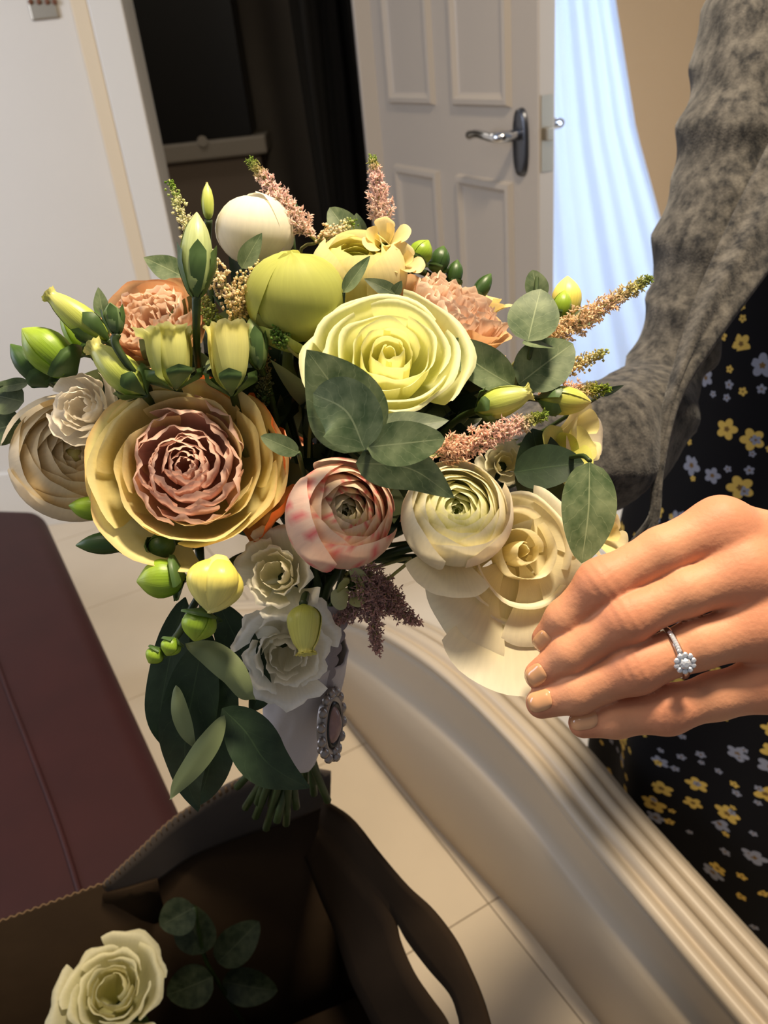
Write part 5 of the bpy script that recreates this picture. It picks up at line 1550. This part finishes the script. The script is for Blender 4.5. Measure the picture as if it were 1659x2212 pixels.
cv, cf_ = surface_nets(sleeve_fn, np.array([.06, .30, .78]), np.array([.95, 1.12, 1.48]), .0058)
card = mesh('cardigan', cv, cf_, M['heather'], body, BODY)
# front panel of the cardigan, from the shoulder past the elbow
outl = [P(*q) for q in ((1850, -160, .80), (1740, 150, .735), (1650, 330, .705), (1575, 480, .69), (1500, 650, .675), (1440, 850, .662), (1412, 1000, .66), (1405, 1110, .66), (1360, 1180, .67), (1345, 1290, .68))]
innl = [P(*q) for q in ((1990, -60, .78), (1860, 280, .715), (1730, 490, .69), (1640, 610, .675), (1545, 740, .665), (1470, 860, .658), (1432, 1000, .658), (1420, 1110, .66), (1415, 1180, .67), (1400, 1290, .68))]
o1, i1 = spline(outl, 70), spline(innl, 70); vv = []
nrm_ = V(.0, .1, 1)
for s_ in np.linspace(0, 1, 14):
    amp = math.sin(math.pi * s_)
    vv.append(o1 * (1 - s_) + i1 * s_ + nrm_[None] * (.006 * amp + .004 * np.sin(s_ * 11 + np.linspace(0, 9, 70)) * amp)[:, None])
vv.append(i1 - nrm_ * .006 + V(-.3, 0, 0) * 0.004)                # rolled hem
solid(mesh('lapel', np.array(vv).reshape(-1, 3), [x[::-1] for x in grid_faces(15, 70)], M['heather'], card, BODY), .003)


def floral():
    m = bpy.data.materials.new('black_floral_print'); m.use_nodes = True; N = m.node_tree.nodes; L = m.node_tree.links; b = N['Principled BSDF']
    b.inputs['Roughness'].default_value = .85; b.inputs['Specular IOR Level'].default_value = .15
    tc = N.new('ShaderNodeTexCoord')

    def mt(op, a, bb=None):
        n = N.new('ShaderNodeMath'); n.operation = op
        for i, x in enumerate((a, bb)):
            if x is None: continue
            if isinstance(x, (int, float)): n.inputs[i].default_value = x
            else: L.new(x, n.inputs[i])
        return n.outputs[0]
    prev = None
    for sc, size, off, prob in ((30.0, .38, 0.0, .30), (52.0, .27, 3.7, .34)):
        mp = N.new('ShaderNodeMapping'); mp.inputs['Scale'].default_value = (sc, sc, 0); mp.inputs['Location'].default_value = (off, off * 1.7, 0); L.new(tc.outputs['UV'], mp.inputs[0])
        vo = N.new('ShaderNodeTexVoronoi'); vo.voronoi_dimensions = '2D'; vo.inputs['Scale'].default_value = 1.0; vo.inputs['Randomness'].default_value = .85; L.new(mp.outputs[0], vo.inputs['Vector'])
        sub = N.new('ShaderNodeVectorMath'); sub.operation = 'SUBTRACT'; L.new(mp.outputs[0], sub.inputs[0]); L.new(vo.outputs['Position'], sub.inputs[1])
        sx = N.new('ShaderNodeSeparateXYZ'); L.new(sub.outputs[0], sx.inputs[0])
        rnd = N.new('ShaderNodeSeparateColor'); L.new(vo.outputs['Color'], rnd.inputs[0])
        an_ = mt('ADD', mt('ARCTAN2', sx.outputs[1], sx.outputs[0]), mt('MULTIPLY', rnd.outputs[2], 6.0))
        pet_ = mt('ADD', mt('MULTIPLY', mt('ABSOLUTE', mt('COSINE', mt('MULTIPLY', an_, 2.5))), .42), .58)
        rad_ = mt('MULTIPLY', mt('MULTIPLY', pet_, size), mt('ADD', mt('MULTIPLY', rnd.outputs[2], .5), .7))
        on = mt('MULTIPLY', mt('LESS_THAN', vo.outputs['Distance'], rad_), mt('LESS_THAN', rnd.outputs[0], prob))
        eye = mt('LESS_THAN', vo.outputs['Distance'], mt('MULTIPLY', rad_, .28))
        cm = N.new('ShaderNodeMix'); cm.data_type = 'RGBA'; L.new(mt('GREATER_THAN', rnd.outputs[1], .52), cm.inputs[0]); cm.inputs[6].default_value = (*lin((204, 170, 84)), 1); cm.inputs[7].default_value = (*lin((136, 138, 150)), 1)
        ce = N.new('ShaderNodeMix'); ce.data_type = 'RGBA'; L.new(eye, ce.inputs[0]); L.new(cm.outputs[2], ce.inputs[6]); ce.inputs[7].default_value = (*lin((110, 84, 46)), 1)
        mx = N.new('ShaderNodeMix'); mx.data_type = 'RGBA'; L.new(on, mx.inputs[0])
        if prev is None: mx.inputs[6].default_value = (*lin((17, 16, 18)), 1)
        else: L.new(prev, mx.inputs[6])
        L.new(ce.outputs[2], mx.inputs[7]); prev = mx.outputs[2]
    L.new(prev, b.inputs['Base Color'])
    return m


M['floral'] = floral()
# dress: stacked sections round the body axis, flaring to the hem; u runs round the body, v up it (metres)
secs = [(1.36, .05, .05), (1.27, .16, .10), (1.18, .18, .14), (1.08, .185, .155), (1.00, .19, .15), (.90, .20, .165), (.80, .215, .18), (.70, .235, .20), (.55, .25, .22), (.40, .255, .23), (.22, .26, .24), (.10, .26, .24)]
zs = np.array([s_[0] for s_ in secs])[::-1]; rx = np.array([s_[1] for s_ in secs])[::-1]; ry = np.array([s_[2] for s_ in secs])[::-1]
nz_, nth = 60, 96; vv = []; uvs = []
Z = np.linspace(.10, 1.33, nz_)
th = np.linspace(0, 2 * math.pi, nth)
for t_ in th:
    for z in Z:
        fl_ = 1 + (.05 * np.clip((.95 - z) / .8, 0, 1)) * math.sin(t_ * 9 + .6 * math.sin(z * 4))
        a_x, a_y = np.interp(z, zs, rx) * fl_ * 1.05, np.interp(z, zs, ry) * fl_ * 1.05
        vv.append((BODY[0] + a_x * math.cos(t_), BODY[1] + a_y * math.sin(t_), z)); uvs.append((t_ * .19, z))
dr = mesh('dress', np.array(vv), grid_faces(nth, nz_), M['floral'], body, BODY, uvs=uvs); solid(dr, .002, 1.0)
print('BODY', BODY, 'shR', shR, 'elR', elR)
